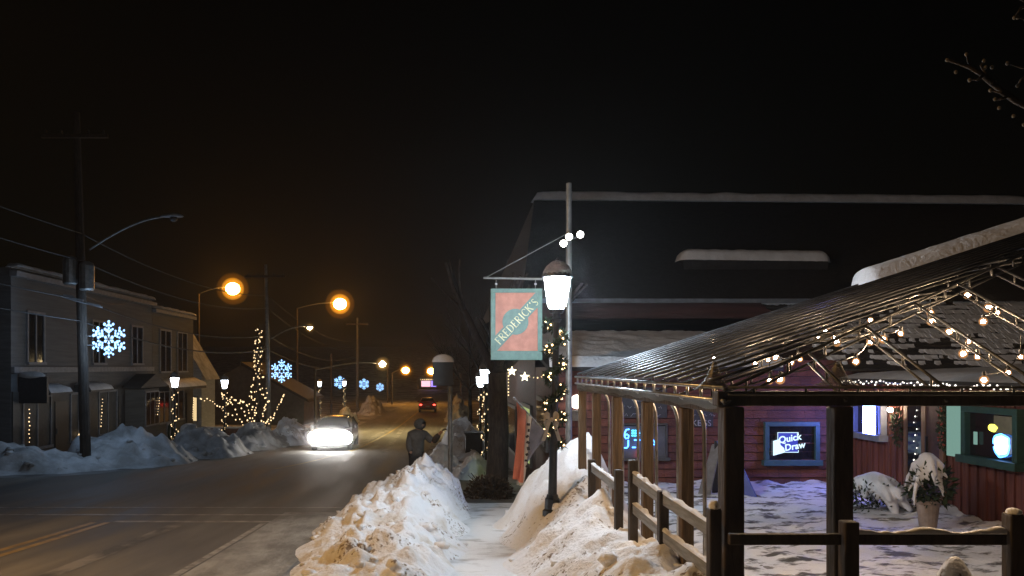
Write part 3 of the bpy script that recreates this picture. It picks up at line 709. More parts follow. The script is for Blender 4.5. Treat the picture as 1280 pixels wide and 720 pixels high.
# bulbs under the roof
BP = [[(892,446),(944,455),(960,450),(969,447),(989,453),(1000,449)],[(962,476),(975,474),(1070,452),(1088,427),(1104,424),(1126,417)],
      [(1023,421),(1033,415),(1041,413),(1042,421),(1046,428),(1088,400)],[(1163,391),(1163,402),(1186,415),(1211,427),(1204,442),(1222,446)],
      [(1209,369),(1235,385),(1247,391),(1229,402)],[(1276,446),(1260,466),(1230,475)]]
names = ['string of globe bulbs nearest the pavilion street corner, hanging low','string of globe bulbs sagging from the beam up to the snowy roof','short string of globe bulbs bunched high along the hip','string of globe bulbs dropping across the snowy shingle roof','string of globe bulbs highest under the pavilion peak','string of globe bulbs just above the front beam']
bb = MB().ball((0,0,0),.032,12,8,(1,1,1.1)); bb.cur = 1; bb.ball((0,0,0),.0155,8,6)
bm_ = bpy.data.meshes.new('bulb'); bm_.from_pydata(bb.v,[],bb.f); bm_.materials.append(G_bulb); bm_.materials.append(E_bulb)
bm_.polygons.foreach_set('material_index', bb.m); bm_.polygons.foreach_set('use_smooth',[True]*len(bm_.polygons))
for pts, nm in zip(BP, names):
    ps = []
    for i, (px, py) in enumerate(pts):
        best = None
        for q in range(60):
            d = 6.1+q*.08; p = W(px,py,d)
            zr = min(zs(p.x), EZ+SY*(p.y-EY))
            gap = zr-p.z
            if gap > .12 and (best is None or abs(gap-.22) < best[0]): best = (abs(gap-.22), p)
        ps.append(best[1] if best else W(px,py,6.6))
    t = thing('string_lights', nm, 'string lights', ps[0], 'globe bulb strings under the pavilion roof')
    b = MB(); up = Vector((0,0,.055))
    for a, c in zip(ps, ps[1:]):
        sag = .04+.05*(c-a).length
        b.tube([a+up+(c-a)*s-Vector((0,0,sag*4*s*(1-s)))*.5 for s in [i/8 for i in range(9)]], .005, 5)
    for p in ps: b.tube([p+Vector((0,0,.02)),p+up+Vector((0,0,.01))],.014,6)
    p = ps[0]; b.tube([p+up, Vector((p.x,p.y,min(zs(p.x),EZ+SY*(p.y-EY))-.03))],.004,5)
    b.build('wire', black_iron, t); copies('bulb', bm_, ps, t)
t = thing('string_lights', 'dense row of cool fairy lights along the board wall eave', 'string lights', (BX1-.37,14,-.3))
pts = []
y = 11.2
while y < 16.1:
    y += .072; pts.append((BX1-.37+random.uniform(-.02,.02),y,-.30+random.uniform(-.04,.03)+.012*math.sin(y*7)))
MB().tube([(BX1-.37,y_,-.29+.012*math.sin(y_*7)) for y_ in np.linspace(11.2,16.1,60)],.006,4).build('wire', black_iron, t)
copies('bulb', bulb_mesh(.014, E_rope, 5, 3), pts, t)

# ------------------------------------------------------------------ fences
fence = thing('rail_fence', 'weathered two-rail fence half buried in the snow bank beside the path', 'fence', (2.0,7.5,-2.3))
for y, top in ((5.64,-1.0),(6.886,-1.07),(7.91,-.925),(8.52,-1.10),(9.95,-1.16)):
    bevel(MB().bx(1.945,2.03,y-.043,y+.043,-2.5,top).build('post', wood_dark, fence),.010)
for (ya, yb, za, zb) in ((5.69,6.835,-1.17,-1.14),(6.935,7.86,-1.15,-1.10),(8.57,9.90,-1.30,-1.26),(5.69,6.835,-1.46,-1.46),(6.935,7.86,-1.44,-1.40)):
    o = bevel(MB().beam((1.99,ya,za),(1.99,yb,zb),.04,.095).build('rail', rail_wood, fence),.008)
    b = MB(); n = 30
    rows = []
    for i in range(n+1):
        y = ya+(yb-ya)*i/n; z = za+(zb-za)*i/n+.052; hh = max(.0, .014+.022*noise.noise(Vector((y*5,za*9,1)))+.02*noise.noise(Vector((y*14,za,5))))
        rows.append([(1.966,y,z),(1.972,y,z+hh),(1.99,y,z+hh*1.25),(2.008,y,z+hh),(2.014,y,z)])
    b.grid(rows).build('rail_snow', snow, o, smooth=True, fixn=False)
ff = thing('rail_fence', 'dark rail fence with a lump of snow on top along the front of the patio', 'fence', (3.2,5.5,-2.3))
for x, top in ((2.86,-1.06),(3.99,-1.01),(5.6,-1.0)):
    bevel(MB().bx(x-.05,x+.05,5.44,5.54,-2.5,top).build('post', wood_dark, ff),.01)
for a, c in ((2.035,2.80),(2.92,3.93),(4.05,5.54)):
    for z in (-1.185,-1.52):
        o = bevel(MB().beam((a,5.49,z),(c,5.49,z),.05,.075).build('rail', wood_dark, ff),.008)
        if a > 2.5 and z > -1.3:
            rows = []
            for i in range(61):
                x = a+(c-a)*i/60; hh = max(.004,.028+.03*noise.noise(Vector((x*4,2,1)))+.02*noise.noise(Vector((x*13,2,1))))
                rows.append([(x,5.466,z+.036),(x,5.462,z+.036+hh*.7),(x,5.49,z+.036+hh),(x,5.518,z+.036+hh*.7),(x,5.514,z+.036)])
            MB().grid(rows).build('rail_snow', snow_sandy, o, smooth=True, fixn=False)
MB().ball((1.99,5.64,-.99),.042,10,6,(1,1,1.1),.08).build('post_snow', snow_sandy, fence, smooth=True)
MB().ball((3.99,5.49,-1.0),.05,10,6,(1,1,.6),.08).build('post_snow', snow_sandy, ff, smooth=True)

# ------------------------------------------------------------------ shrubs on the patio
def leaf_cloud(b, c, r, n, size, seed, shape=lambda p: True, squash=(1,1,1)):
    rnd = random.Random(seed); c = Vector(c); made = 0
    while made < n:
        p = Vector((rnd.uniform(-1,1),rnd.uniform(-1,1),rnd.uniform(-1,1)))
        if p.length > 1 or not shape(p): continue
        made += 1
        q = c+Vector((p.x*squash[0],p.y*squash[1],p.z*squash[2]))*r
        d = (p+Vector((rnd.uniform(-.7,.7),rnd.uniform(-.7,.7),rnd.uniform(-.5,.9)))).normalized()
        s = d.cross(Vector((rnd.uniform(-1,1),rnd.uniform(-1,1),1))).normalized(); L = size*rnd.uniform(.6,1.4)
        b.add([q, q+d*L*.5+s*L*.2, q+d*L, q+d*L*.5-s*L*.2], [(0,1,2,3)])
pb = thing('potted_shrub', 'snow-covered evergreen shrub in a pale planter by the glazed door', 'plant', (7.5,12.1,PAT))
MB().lathe((7.5,12.1,PAT),[(.11,0),(.12,.04),(.155,.36),(.175,.38),(.175,.43),(.15,.43),(.14,.38)],18).build('planter', terracotta, pb, smooth=False)
b = MB(); leaf_cloud(b,(7.53,12.1,-1.78),.31,520,.12,71,lambda p: math.hypot(p.x,p.y) < .95-.5*p.z and p.z < .75,(1,1,1.05)); b.build('foliage', pine, pb, fixn=False)
def snow_drape(c, r, h, seed, n=34, cover=.1):
    b = MB(); vs = []; ok = []
    for i in range(n):
        ph = (i/(n-1))*2.1
        for j in range(n*2):
            a = 2*math.pi*j/(n*2); q = r*math.sin(min(ph,1.57))*(1+.22*noise.fractal(Vector((math.cos(a)*2,math.sin(a)*2,ph*2+seed)),.7,2,4))
            z = h*(math.cos(min(ph,1.5))) - (0 if ph < 1.4 else (ph-1.4)*h*.5)
            vs.append(Vector(c)+Vector((q*math.cos(a),q*math.sin(a),z+.03*noise.noise(Vector((a*3,ph*5,seed))))))
            ok.append(noise.fractal(Vector((math.cos(a)*2.4,math.sin(a)*2.4,ph*1.6+seed+9)),.6,2,4) > -1.15+ph*.62-cover)
    m = n*2
    fs = [(i*m+j,i*m+(j+1)%m,(i+1)*m+(j+1)%m,(i+1)*m+j) for i in range(n-1) for j in range(m) if ok[i*m+j]]
    return b.add(vs, fs)
def snow_clumps(c, apex, reach, n, seed, name, parent, skip=None, r0=.075):
    rnd = random.Random(seed); b = MB(); c = Vector(c)
    for i in range(n):
        a = 2*math.pi*i/n*1.618*3; q = reach*rnd.uniform(.45,1.05); drop = apex*rnd.uniform(.6,1.5)*(q/reach)
        if skip and skip(a, q/reach): continue
        P = []
        for k in range(6):
            u = k/5; P.append(c+Vector((q*u*math.cos(a)+.02*rnd.uniform(-1,1), q*u*math.sin(a)+.02*rnd.uniform(-1,1), apex-drop*u**1.6+.02*rnd.uniform(-1,1))))
        b.tube(P,[r0*1.15,r0*1.1,r0,r0*.9*rnd.uniform(.7,1.2),r0*.72*rnd.uniform(.6,1.2),r0*.35],8)
    o = b.build(name, snow, parent, smooth=True)
    m = o.modifiers.new('fuse','REMESH'); m.mode = 'VOXEL'; m.voxel_size = .022; m.use_smooth_shade = True
    k = o.modifiers.new('soften','SMOOTH'); k.factor = .5; k.iterations = 2
    return o
snow_clumps((7.50,12.1,-1.86),.50,.33,40,72,'snow_cover',pb,lambda a, q: math.cos(a-.2) > .72 and q > .5,.052)
gb = thing('shrub', 'low rounded shrub nearly buried in snow below the board wall', 'plant', (7.55,13.7,PAT))
b = MB(); leaf_cloud(b,(7.55,13.7,PAT+.12),.58,700,.09,73,lambda p: p.z > -.2,(1.15,.9,.72)); b.build('foliage', pine, gb, fixn=False)
snow_clumps((7.58,13.7,PAT+.12),.40,.66,64,74,'snow_cover',gb,lambda a, q: math.cos(a-3.4) > .5 and q > .62,.105)
def swag(label, c, dy, dz, n, seed, berries=True):
    t = thing('evergreen_swag', label, 'garland', c)
    b = MB(); leaf_cloud(b, c, 1, n, .075, seed, lambda p: True, (.07,dy,dz)); b.build('greenery', pine, t, fixn=False)
    if berries:
        b = MB(); rnd = random.Random(seed)
        for _ in range(16): b.ball((c[0]-.07+rnd.uniform(-.02,.02),c[1]+rnd.uniform(-dy,dy)*.7,c[2]+rnd.uniform(-dz,dz)*.8),.018,6,4)
        b.build('berries', pm('berry_red',(.35,.05,.03),None,6,.4), t)
    return t
swag('evergreen swag with red berries beside the mint shutter', (BX1-.12,13.22,-1.0), .13,.42,420,81)
swag('dark evergreen swag hanging under the porch bulb', (BX1-.10,14.62,-1.12), .12,.30,300,82,False)
t = thing('string_lights', 'sparse fairy lights hanging inside the glazed door', 'string lights', (BX1-.1,14.1,-.6))
copies('bulb', bulb_mesh(.011, E_rope, 5, 3), [(BX1-.095,14.08+.05*math.sin(i*2.1),-.55-.11*i) for i in range(11)], t)
MB().tube([(BX1-.092,14.08+.05*math.sin(i*2.1),-.5-.11*i) for i in range(12)],.003,4).build('wire', black_iron, t)

# ------------------------------------------------------------------ lamp posts with garlands
def lamp_post(loc, label, glow):
    t = thing('lamp_post', label, 'street lamp', loc, 'black lantern lamp posts')
    x, y, z = loc
    MB().lathe(loc,[(.13,-.6),(.13,.04),(.105,.06),(.10,.20),(.085,.22),(.075,.26)],8).build('base', black_iron, t)
    MB().lathe(loc,[(.062,.2),(.058,.5),(.050,1.6),(.044,2.62),(.06,2.64),(.075,2.67),(.05,2.70),(.055,2.75)],14).build('post', black_iron, t, smooth=False)
    h = thing('lantern','','',loc); COL.objects.unlink(h); bpy.data.objects.remove(h)
    l = MB().lathe(loc,[(.085,2.75),(.11,2.80),(.12,2.81)],8).build('lantern_cradle', black_iron, t)
    MB().lathe(loc,[(.095,2.815),(.125,2.86),(.165,3.12),(.178,3.235)],16).build('lantern_glass', glow, l, smooth=True)
    b = MB()
    for k in range(4):
        a = R(45+90*k); b.tube([(x+.13*math.cos(a),y+.13*math.sin(a),z+2.815),(x+.185*math.cos(a),y+.185*math.sin(a),z+3.24)],.009,5)
    b.build('cage', black_iron, l)
    cap = MB().lathe(loc,[(.20,3.235),(.215,3.245),(.205,3.29),(.15,3.37),(.08,3.42),(.03,3.45),(.03,3.49),(.012,3.52)],16).build('cap', black_iron, t)
    b = MB(); n = 18; vs = []
    prof = [(.205,3.27),(.20,3.32),(.155,3.40),(.09,3.455),(.03,3.47)]
    for r_, h_ in prof:
        for j in range(n):
            a = 2*math.pi*j/n; vs.append((x+r_*math.cos(a),y+r_*math.sin(a),z+h_+.018*noise.noise(Vector((math.cos(a)*2,math.sin(a)*2,h_*4)))))
    b.add(vs, [(i*n+j,i*n+(j+1)%n,(i+1)*n+(j+1)%n,(i+1)*n+j) for i in range(4) for j in range(n)]+[tuple(4*n+j for j in range(n))])
    b.build('cap_snow', pm('cap_ice',(.26,.25,.24),(.14,.135,.13),8,.7,.4), cap, smooth=True, fixn=False)
    return t
def garland(loc, label, z0, z1, nb, bulb, leaves, seed, r=.10, turns=4.5):
    t = thing('light_garland', label, 'garland', loc, 'lit garlands wound around the lamp posts')
    x, y, z = loc; b = MB(); N = 60; ps = []
    for i in range(N+1):
        s = i/N; a = s*turns*2*math.pi; ps.append(Vector((x+r*math.cos(a),y+r*math.sin(a),z+z0+(z1-z0)*s)))
    b.tube(ps,.022,6)
    rnd = random.Random(seed)
    for _ in range(leaves):
        p = ps[rnd.randrange(N+1)]; d = Vector((rnd.uniform(-1,1),rnd.uniform(-1,1),rnd.uniform(-.9,.9))).normalized()
        s = d.cross(Vector((rnd.uniform(-1,1),rnd.uniform(-1,1),1))).normalized(); L = rnd.uniform(.05,.11); q = p+d*.015
        b.add([q,q+d*L*.5+s*L*.12,q+d*L,q+d*L*.5-s*L*.12],[(0,1,2,3)])
    b.build('greenery', pine, t, fixn=False)
    pts = []
    for i in range(nb):
        p = ps[int((i+.5)/nb*N)]; d = Vector((rnd.uniform(-1,1),rnd.uniform(-1,1),rnd.uniform(-.6,.6))).normalized()
        pts.append(p+d*rnd.uniform(.03,.07))
    copies('bulb', bulb, pts, t)
    return t
LZ = -2.02
near_lamp = lamp_post((1.65,11,LZ), 'tall black lamp post with glowing lantern standing in the snow bank by the path', E_lantern)
near_garland = garland((1.65,11,LZ), 'lit evergreen garland on the lamp post nearest the tent pavilion', .95, 2.62, 92, bulb_mesh(.014, E_fairy, 6, 4), 2400, 5, .115)
near_lamp.rotation_euler = near_garland.rotation_euler = (0,R(1.3),0)      # the post leans a little
def bow(loc):
    t = thing('bow', 'pale snowy ribbon bow tied to the lamp post above the flag', 'bow', loc)
    x, y, z = loc; b = MB()
    for s in (-1,1):
        rows = []
        for i in range(13):
            a = 2*math.pi*i/12; rows.append([(x+s*(.02+.085*(1-math.cos(a))*.5+.0),y-.03+.03*math.sin(a)+(v-.5)*.0,z+.06*math.sin(a)*s+(v-.5)*.10) for v in (0,.5,1)])
        b.grid(rows)
        b.grid([[(x+s*(.02+.09*u)+(v-.5)*.05,y-.03,z-.30*u+.01) for v in (0,1)] for u in (0,.3,.6,1)])
    b.ball((x,y-.05,z),.03,8,5); b.build('ribbon', cloth_pale, t, smooth=True, fixn=False)
bow((1.62,10.88,-.72))
lp = lamp_post((-11.0,34.2,g(34.2)-.05), 'garlanded lamp post across the road in front of the taupe shop', E_lantern_far)
gl = garland((-11.0,34.2,g(34.2)-.05), 'lit garland on the lamp post in front of the taupe shop', .35, 2.6, 34, bulb_mesh(.024, E_fairy_far, 5, 3), 260, 6, .11, 4)
for (x, y, d) in ((-10.5,40.5,'lamp post standing among the light-wrapped shrub branches'),(-9.7,69,'far lamp post seen just above the oncoming car'),(-8.0,73,'far lamp post below the row of snowflakes'),(1.65,24.5,'lamp post behind the bare tree trunk and snow heap'),(2.0,33,'distant lamp post past the dark bin')):
    z = g(y)-.05
    dup(lp, (x,y,z), 'black '+d); dup(gl, (x,y,z), 'lit garland on the '+d)

# ------------------------------------------------------------------ flag on the lamp post
fl = thing('flag', 'limp red, white and grey flag hanging from a white pole on the lamp post', 'flag', (1.63,11,-.92))
P0 = Vector((1.60,10.93,-.95)); P1 = Vector((1.08,10.55,-.42))
MB().tube([P0,P1],.011,8).ball(P1,.02,8,5).build('flag_pole', white_trim, fl)
def cloth(name, s0, s1, mat, L0, L1, dx, n=14, m=26, ph=0):
    rows = []
    for i in range(n+1):
        s = s0+(s1-s0)*i/n; p = P1+(P0-P1)*s; L = L0+(L1-L0)*i/n; r = []
        for j in range(m+1):
            v = j/m; r.append(p+Vector((-.06*v*v+dx*v+.012*math.sin(v*5+i*.6+ph), .03*math.sin(i*.5+ph)*(.25+v)+.012*math.sin(v*6+i*.5), -L*v-.012)))
        rows.append(r)
    return MB().grid(rows).build(name, mat, fl, smooth=True, fixn=False)
cloth('red_band', .07, .33, flag_red, 1.02, .95, .02)
wb = cloth('white_band', .33, .50, flag_white, .98, .90, -.06, ph=1)
cloth('grey_band', .50, .98, flag_grey, .86, .16, -.12, ph=2)
b = MB()
for i in range(8):
    p = P1+(P0-P1)*.40+Vector((.02*random.uniform(-1,1)-.02,-.06,-.14-i*.08)); b.box(p,(.05*random.uniform(.5,1),.004,.05*random.uniform(.4,1)),Matrix.Rotation(random.uniform(-.6,.6),3,'Y'))
b.build('dark_marks', lettering_dark, wb)

# ------------------------------------------------------------------ hanging sign and its pole
PX, PY = 2.48, 14.5
sp = thing('sign_pole', 'tall grey steel pole carrying the hanging sign bracket and flood lights', 'pole', (PX,PY,g(PY)))
MB().tube([(PX,PY,g(PY)-.3),(PX,PY,3.32)],[.062,.05],14).build('shaft', grey_metal, sp)
ar = MB().tube([(PX,PY-.04,1.566),(.93,PY-.04,1.60)],.020,8).build('arm', grey_metal, sp)
MB().tube([(PX,PY-.04,2.42),(1.0,PY-.04,1.62)],.007,6).build('stay_wire', grey_metal, ar)
for (dx, dz, tx) in ((-.13,-.10,-.25),(-.03,.02,-.1),(.17,.06,.15)):
    c = Vector((PX+dx,PY-.16,2.30+dz)); h = MB().lathe(c,[(.03,.12),(.055,.03),(.075,-.04),(.07,-.045)],12,'y').build('flood_light', grey_metal, sp)
    MB().ball(c+Vector((0,-.05,-.005)),.058,12,8,(1,.5,1)).build('lens', E_spot, h, smooth=True)
MB().tube([(PX-.15,PY-.05,2.22),(PX+.2,PY-.05,2.36)],.015,6).build('light_bracket', grey_metal, sp)
sg = thing('hanging_sign', "green framed sign with salmon panel and slanting gold word FREDERICK'S", 'sign', (1.525,PY-.04,1.4))
x0, x1, z0, z1 = 1.06, 1.99, .115, 1.405; yf = PY-.04
bevel(MB().bx(x0+.07,x1-.07,yf-.02,yf+.02,z0+.10,z1-.07).build('panel', sign_red, sg),.004)
bevel(MB().bx(x0,x1,yf-.035,yf+.035,z1-.075,z1).bx(x0,x1,yf-.035,yf+.035,z0,z0+.165).bx(x0,x0+.085,yf-.035,yf+.035,z0+.165,z1-.075).bx(x1-.085,x1,yf-.035,yf+.035,z0+.165,z1-.075).build('frame', sign_green, sg),.006)
cxs, czs = (x0+x1)/2-.02, (z0+z1)/2+.045
a0 = Vector((x0+.02,0,z0+.22)); a1 = Vector((x1-.02,0,z1-.12)); dd = (a1-a0).normalized(); pp = Vector((-dd.z,0,dd.x))*.105
def clip(poly):                                             # keep the band inside the frame opening
    bx = [(0,x0+.083,1),(0,x1-.083,-1),(2,z0+.163,1),(2,z1-.073,-1)]
    for ax, lim, sgn in bx:
        out = []
        for i, p in enumerate(poly):
            q = poly[(i+1)%len(poly)]; fp = (p[ax]-lim)*sgn; fq = (q[ax]-lim)*sgn
            if fp >= 0: out.append(p)
            if fp*fq < 0: out.append(p+(q-p)*(fp/(fp-fq)))
        poly = out
    return poly
band = [a0-pp-dd*.3,a1-pp+dd*.3,a1+pp+dd*.3,a0+pp-dd*.3]
band = clip(band)
MB().prism([(p.x,yf-.0225,p.z) for p in band],(0,-.008,0)).build('band', sign_green, sg)
MB().prism([(cxs+.235*math.cos(2*math.pi*i/40),yf-.0345,czs+.235*math.sin(2*math.pi*i/40)) for i in range(40)],(0,.01,0)).build('roundel', sign_green, sg)
# serifed roman capitals drawn as strokes: (points, thick?)
def arc(cx, cy, rx, ry, a0, a1, n=10): return [(cx+rx*math.cos(R(a0+(a1-a0)*i/n)), cy+ry*math.sin(R(a0+(a1-a0)*i/n))) for i in range(n+1)]
GL = {'F':(.52,[([(.1,0),(.1,1)],1),([(.0,0),(.2,0)],0),([(0,1),(.5,1),(.5,.86)],0),([(.1,.53),(.38,.53)],0)]),
 'R':(.64,[([(.1,0),(.1,1)],1),([(0,0),(.2,0)],0),([(0,1),(.1,1)]+arc(.28,.76,.24,.24,90,-90),0),([(.28,.52),(.1,.52)],0),([(.26,.52),(.62,0)],1),([(.58,0),(.7,0)],0)]),
 'E':(.54,[([(.1,0),(.1,1)],1),([(0,1),(.48,1),(.48,.87)],0),([(0,0),(.52,0),(.52,.13)],0),([(.1,.53),(.38,.53)],0)]),
 'D':(.72,[([(.1,0),(.1,1)],1),([(0,1),(.25,1)]+arc(.25,.5,.42,.5,90,-90,14)+[(0,0)],0),(arc(.25,.5,.42,.5,45,-45,8),1)]),
 'I':(.24,[([(.12,0),(.12,1)],1),([(.02,0),(.22,0)],0),([(.02,1),(.22,1)],0)]),
 'C':(.66,[(arc(.42,.5,.36,.5,50,310,18),0),(arc(.42,.5,.36,.5,140,220,8),1),([(.65,.88),(.65,.74)],0)]),
 'K':(.66,[([(.1,0),(.1,1)],1),([(0,0),(.2,0)],0),([(0,1),(.2,1)],0),([(.1,.45),(.55,1)],0),([(.25,.62),(.62,0)],1),([(.46,1),(.64,1)],0),([(.55,0),(.7,0)],0)]),
 "'":(.2,[([(.1,1),(.06,.78)],1)]),
 'S':(.5,[(arc(.25,.75,.19,.24,30,270,12)+arc(.25,.26,.21,.25,90,-150,12),0),([(.16,.62),(.36,.38)],1)])}
b = MB(); H = .135; pos = 0; word = "FREDERICK'S"
tot = sum(GL[c][0]+.17 for c in word)-.17; st = a0*.5+a1*.5-dd*(tot*H/2)-Vector((-dd.z,0,dd.x))*(H/2)
nn_ = Vector((-dd.z,0,dd.x)); q = 0
for c in word:
    w, strokes = GL[c]
    for pts, thick in strokes:
        wd = .018 if thick else .0085
        for i in range(len(pts)-1):
            p, r_ = pts[i], pts[i+1]; q += 1
            A = st+dd*((pos+p[0])*H)+nn_*(p[1]*H); B = st+dd*((pos+r_[0])*H)+nn_*(r_[1]*H)
            A.y = B.y = yf-.041-.00003*q
            b.beam(A,B,wd,.006,Vector((0,1,0)))
    pos += w+.17
b.build('lettering', gold, sg)
b = MB()
for x in (x0+.10,x1-.12):
    for k in range(3): b.lathe((x,yf,z1+.03+.055*k),[(.018,-.008),(.026,0),(.018,.008)],10,'y' if k%2 else 'x')
b.build('hook', grey_metal, sg)

# ------------------------------------------------------------------ bare trees
def limb(b, p, d, L, r, depth, rnd, tips, bend=.35, twig=.003):
    n = 5; pts = [Vector(p)]; rs_ = [r]; d = Vector(d).normalized()
    for i in range(n):
        d = (d+Vector((rnd.uniform(-1,1),rnd.uniform(-1,1),rnd.uniform(-.5,.8)))*bend*.35).normalized()
        pts.append(pts[-1]+d*L/n); rs_.append(max(twig, r*(1-.45*(i+1)/n)))
    b.tube(pts, rs_, 6 if r > .02 else 4)
    if depth == 0: tips.append(pts[-1]); return
    for i in range(rnd.choice((2,3,3))):
        k = rnd.randrange(2,n+1); ax = Vector((rnd.uniform(-1,1),rnd.uniform(-1,1),rnd.uniform(-.3,.9)))
        limb(b, pts[k], (d+ax*.75), L*rnd.uniform(.55,.8), rs_[k]*.68, depth-1, rnd, tips, bend, twig)
    limb(b, pts[-1], d, L*.7, rs_[-1], depth-1, rnd, tips, bend, twig)
def bare_tree(label, loc, h, r, depth, seed, lean=(0,0,1)):
    t = thing('bare_tree', label, 'tree', loc); rnd = random.Random(seed); x, y, z = loc
    k = MB(); top = Vector(loc)+Vector(lean).normalized()*h*.42
    k.tube([Vector(loc)+Vector((0,0,-.3)),Vector(loc)+Vector((0,0,.25)),Vector(loc)*.5+top*.5+Vector((.05,0,0)),top],[r*1.35,r*1.05,r*.95,r*.85],12)
    k.build('trunk', bark, t, smooth=True)
    b = MB(); tips = []
    for i in range(4):
        a = i*1.6+rnd.uniform(-.4,.4); limb(b, top-Vector((0,0,.05)), (math.cos(a)*.8,math.sin(a)*.8,rnd.uniform(.6,1.2)), h*.26, r*.5, depth, rnd, tips)
    b.build('branches', bark, t, smooth=True, fixn=False)
    return t, tips
bare_tree('thick dark bare tree trunk between the hanging sign and the signpost', (1.62,20.0,g(20)), 7.0, .27, 1, 91)
bare_tree('bare tree behind the far right-hand lamp post', (2.6,38,g(38)), 7, .14, 4, 92)
bare_tree('small bare tree on the verge beyond the cream snow heap', (2.2,47,g(47)), 6.5, .13, 4, 93)
# budding tree whose branches reach in over the pavilion
t = thing('budding_tree', 'bare tree with budded twigs reaching in above the pavilion', 'tree', (5.3,5.0,-2.2))
b = MB(); b.tube([(5.3,5.0,-2.4),(5.28,5.02,-1.0),(5.33,4.98,.6),(5.2,4.9,2.4),(5.1,4.9,4.2)],[.15,.13,.115,.09,.05],12); b.build('trunk', bark, t, smooth=True)
b = MB(); buds = []
def px_branch(P, r, d):
    pts = [W(px,py,d+dd_) for px, py, dd_ in P]; b.tube(pts,[r*(1-.75*i/(len(pts)-1)) for i in range(len(pts))],6); return pts
D0 = 4.9
main = [(1600,330,.0),(1400,190,.05),(1320,150,.0),(1270,126,0),(1240,104,.02),(1226,92,0),(1212,84,0),(1198,79,.02),(1184,75,0)]
px_branch(main,.028,D0)
for P in ([(1226,92,0),(1214,84,0),(1210,77,.01),(1208,68,.02)],[(1228,95,0),(1222,100,0),(1212,100,.02)],[(1240,104,0),(1226,82,.03),(1230,76,.05)],[(1262,121,0),(1250,116,0),(1238,113,.03)],[(1262,120,0),(1250,124,.0),(1244,124,.01)],
          [(1400,190,.05),(1320,110,.05),(1290,88,.04),(1272,83,.03),(1259,79,.03)],[(1290,90,0),(1276,100,.01),(1272,107,0)],[(1400,90,.1),(1320,30,.1),(1290,8,.1),(1272,-3,.1),(1262,-8,.1)],[(1320,30,.1),(1290,26,.1),(1272,22,.1)],[(1290,8,.1),(1276,10,.1),(1268,22,.1)],[(1520,260,.1),(1480,160,.1),(1400,90,.1)]):
    q = px_branch(P,.011,D0); buds.append(q[-1])
for px, py in ((1184,75),(1195,90),(1244,103),(1249,135),(1267,145),(1274,128),(1278,130),(1240,84),(1280,156),(1232,84)): buds.append(W(px,py,D0+.02))
b.build('branches', bark, t, smooth=True, fixn=False); copies('bud', bulb_mesh(.011, pm('pale_bud',(.17,.15,.12),(.10,.085,.065),9,.8), 7, 5), buds, t)

# dry brown shrub and dark bin, post
t = thing('shrub', 'dry brown shrub on the dark driveway at the end of the path', 'plant', (1.25,18.2,g(18.2)))
b = MB(); leaf_cloud(b,(1.3,18.2,g(18.2)+.12),.5,2600,.08,95,lambda p: p.z > -.45,(1.1,.9,.75)); b.build('foliage', fol_dry, t, fixn=False)
b = MB(); rnd = random.Random(4)
for i in range(14):
    a = rnd.uniform(0,6.28); b.tube([(1.3,18.2,g(18.2)-.05),(1.3+.25*math.cos(a),18.2+.25*math.sin(a),g(18.2)+.3),(1.3+.5*math.cos(a),18.2+.45*math.sin(a),g(18.2)+.55)],[.02,.014,.005],5)
b.build('stems', bark, t)
t = thing('bin', 'dark square litter bin standing in the snow below the far lamp', 'bin', (1.56,30,g(30)))
bevel(MB().bx(1.24,1.88,29.7,30.3,g(30),g(30)+.95).build('body', plastic_dark, t),.03); MB().bx(1.20,1.92,29.66,30.34,g(30)+.96,g(30)+1.03).build('lid', plastic_dark, t)
t = thing('signpost', 'back of a dark road sign capped with a dome of snow on a steel post', 'sign', (.43,19,g(19)))
MB().tube([(.43,19,g(19)-.3),(.43,19,-.38)],.055,12).build('post', grey_metal, t)
bevel(MB().bx(.02,.50,18.86,18.93,-.46,.10).build('sign_plate', plastic_dark, t),.01)
MB().bx(.06,.46,18.93,18.945,-.16,-.12).build('rail', grey_metal, t)
rows = []
for i in range(17):
    u = -1+2*i/16; e = math.sqrt(max(0,1-u*u)); rows.append([(.26+u*.27,18.895+v*.10*(.4+.6*e),.102+.19*e*max(0,1-v*v)**.5) for v in (-1,-.7,-.3,0,.3,.7,1)])
MB().grid(rows).build('snow_cap', snow, t, smooth=True, fixn=False)

# string lights and star lights on the restaurant's street wall
t = thing('string_lights', 'star-shaped lights and small bulbs strung along the restaurant street wall', 'string lights', (2.4,18,-.2))
pts = [W(635.5,462+4*i,19.5+.0*i) for i in range(9)]+[W(662+5*i,471+.6*math.sin(i)*2,19.3-.25*i) for i in range(6)]
MB().tube([W(635,461,19.5),W(640,461,19.5),W(656,470,19.3),W(690,473,18.0)],.006,5).tube([W(635.5,461,19.5),W(635.5,496,19.5)],.006,5).build('wire', black_iron, t)
copies('bulb', bulb_mesh(.017, E_fairy_far, 5, 3), pts, t)
for (px, py) in ((640,464),(656,471)):
    c = W(px,py,19.4); pl_ = []
    for i in range(10):
        a = math.pi/2+i*math.pi/5; q = .12 if i%2 == 0 else .05; pl_.append(c+Vector((q*math.cos(a),0,q*math.sin(a))))
    MB().prism(pl_,(0,.03,0)).build('star_light', em('star_glow',(1,.9,.6),5,False), t)
t = thing('string_lights', 'bundle of fairy lights heaped in the lit shop window', 'string lights', (2.4,21.2,-1.5))
rnd = random.Random(8)
copies('bulb', bulb_mesh(.02, E_fairy_far, 5, 3), [(2.44+rnd.uniform(-.03,.0),20.6+rnd.uniform(0,1.6),-1.9+rnd.uniform(-.5,.6)) for _ in range(30)], t)

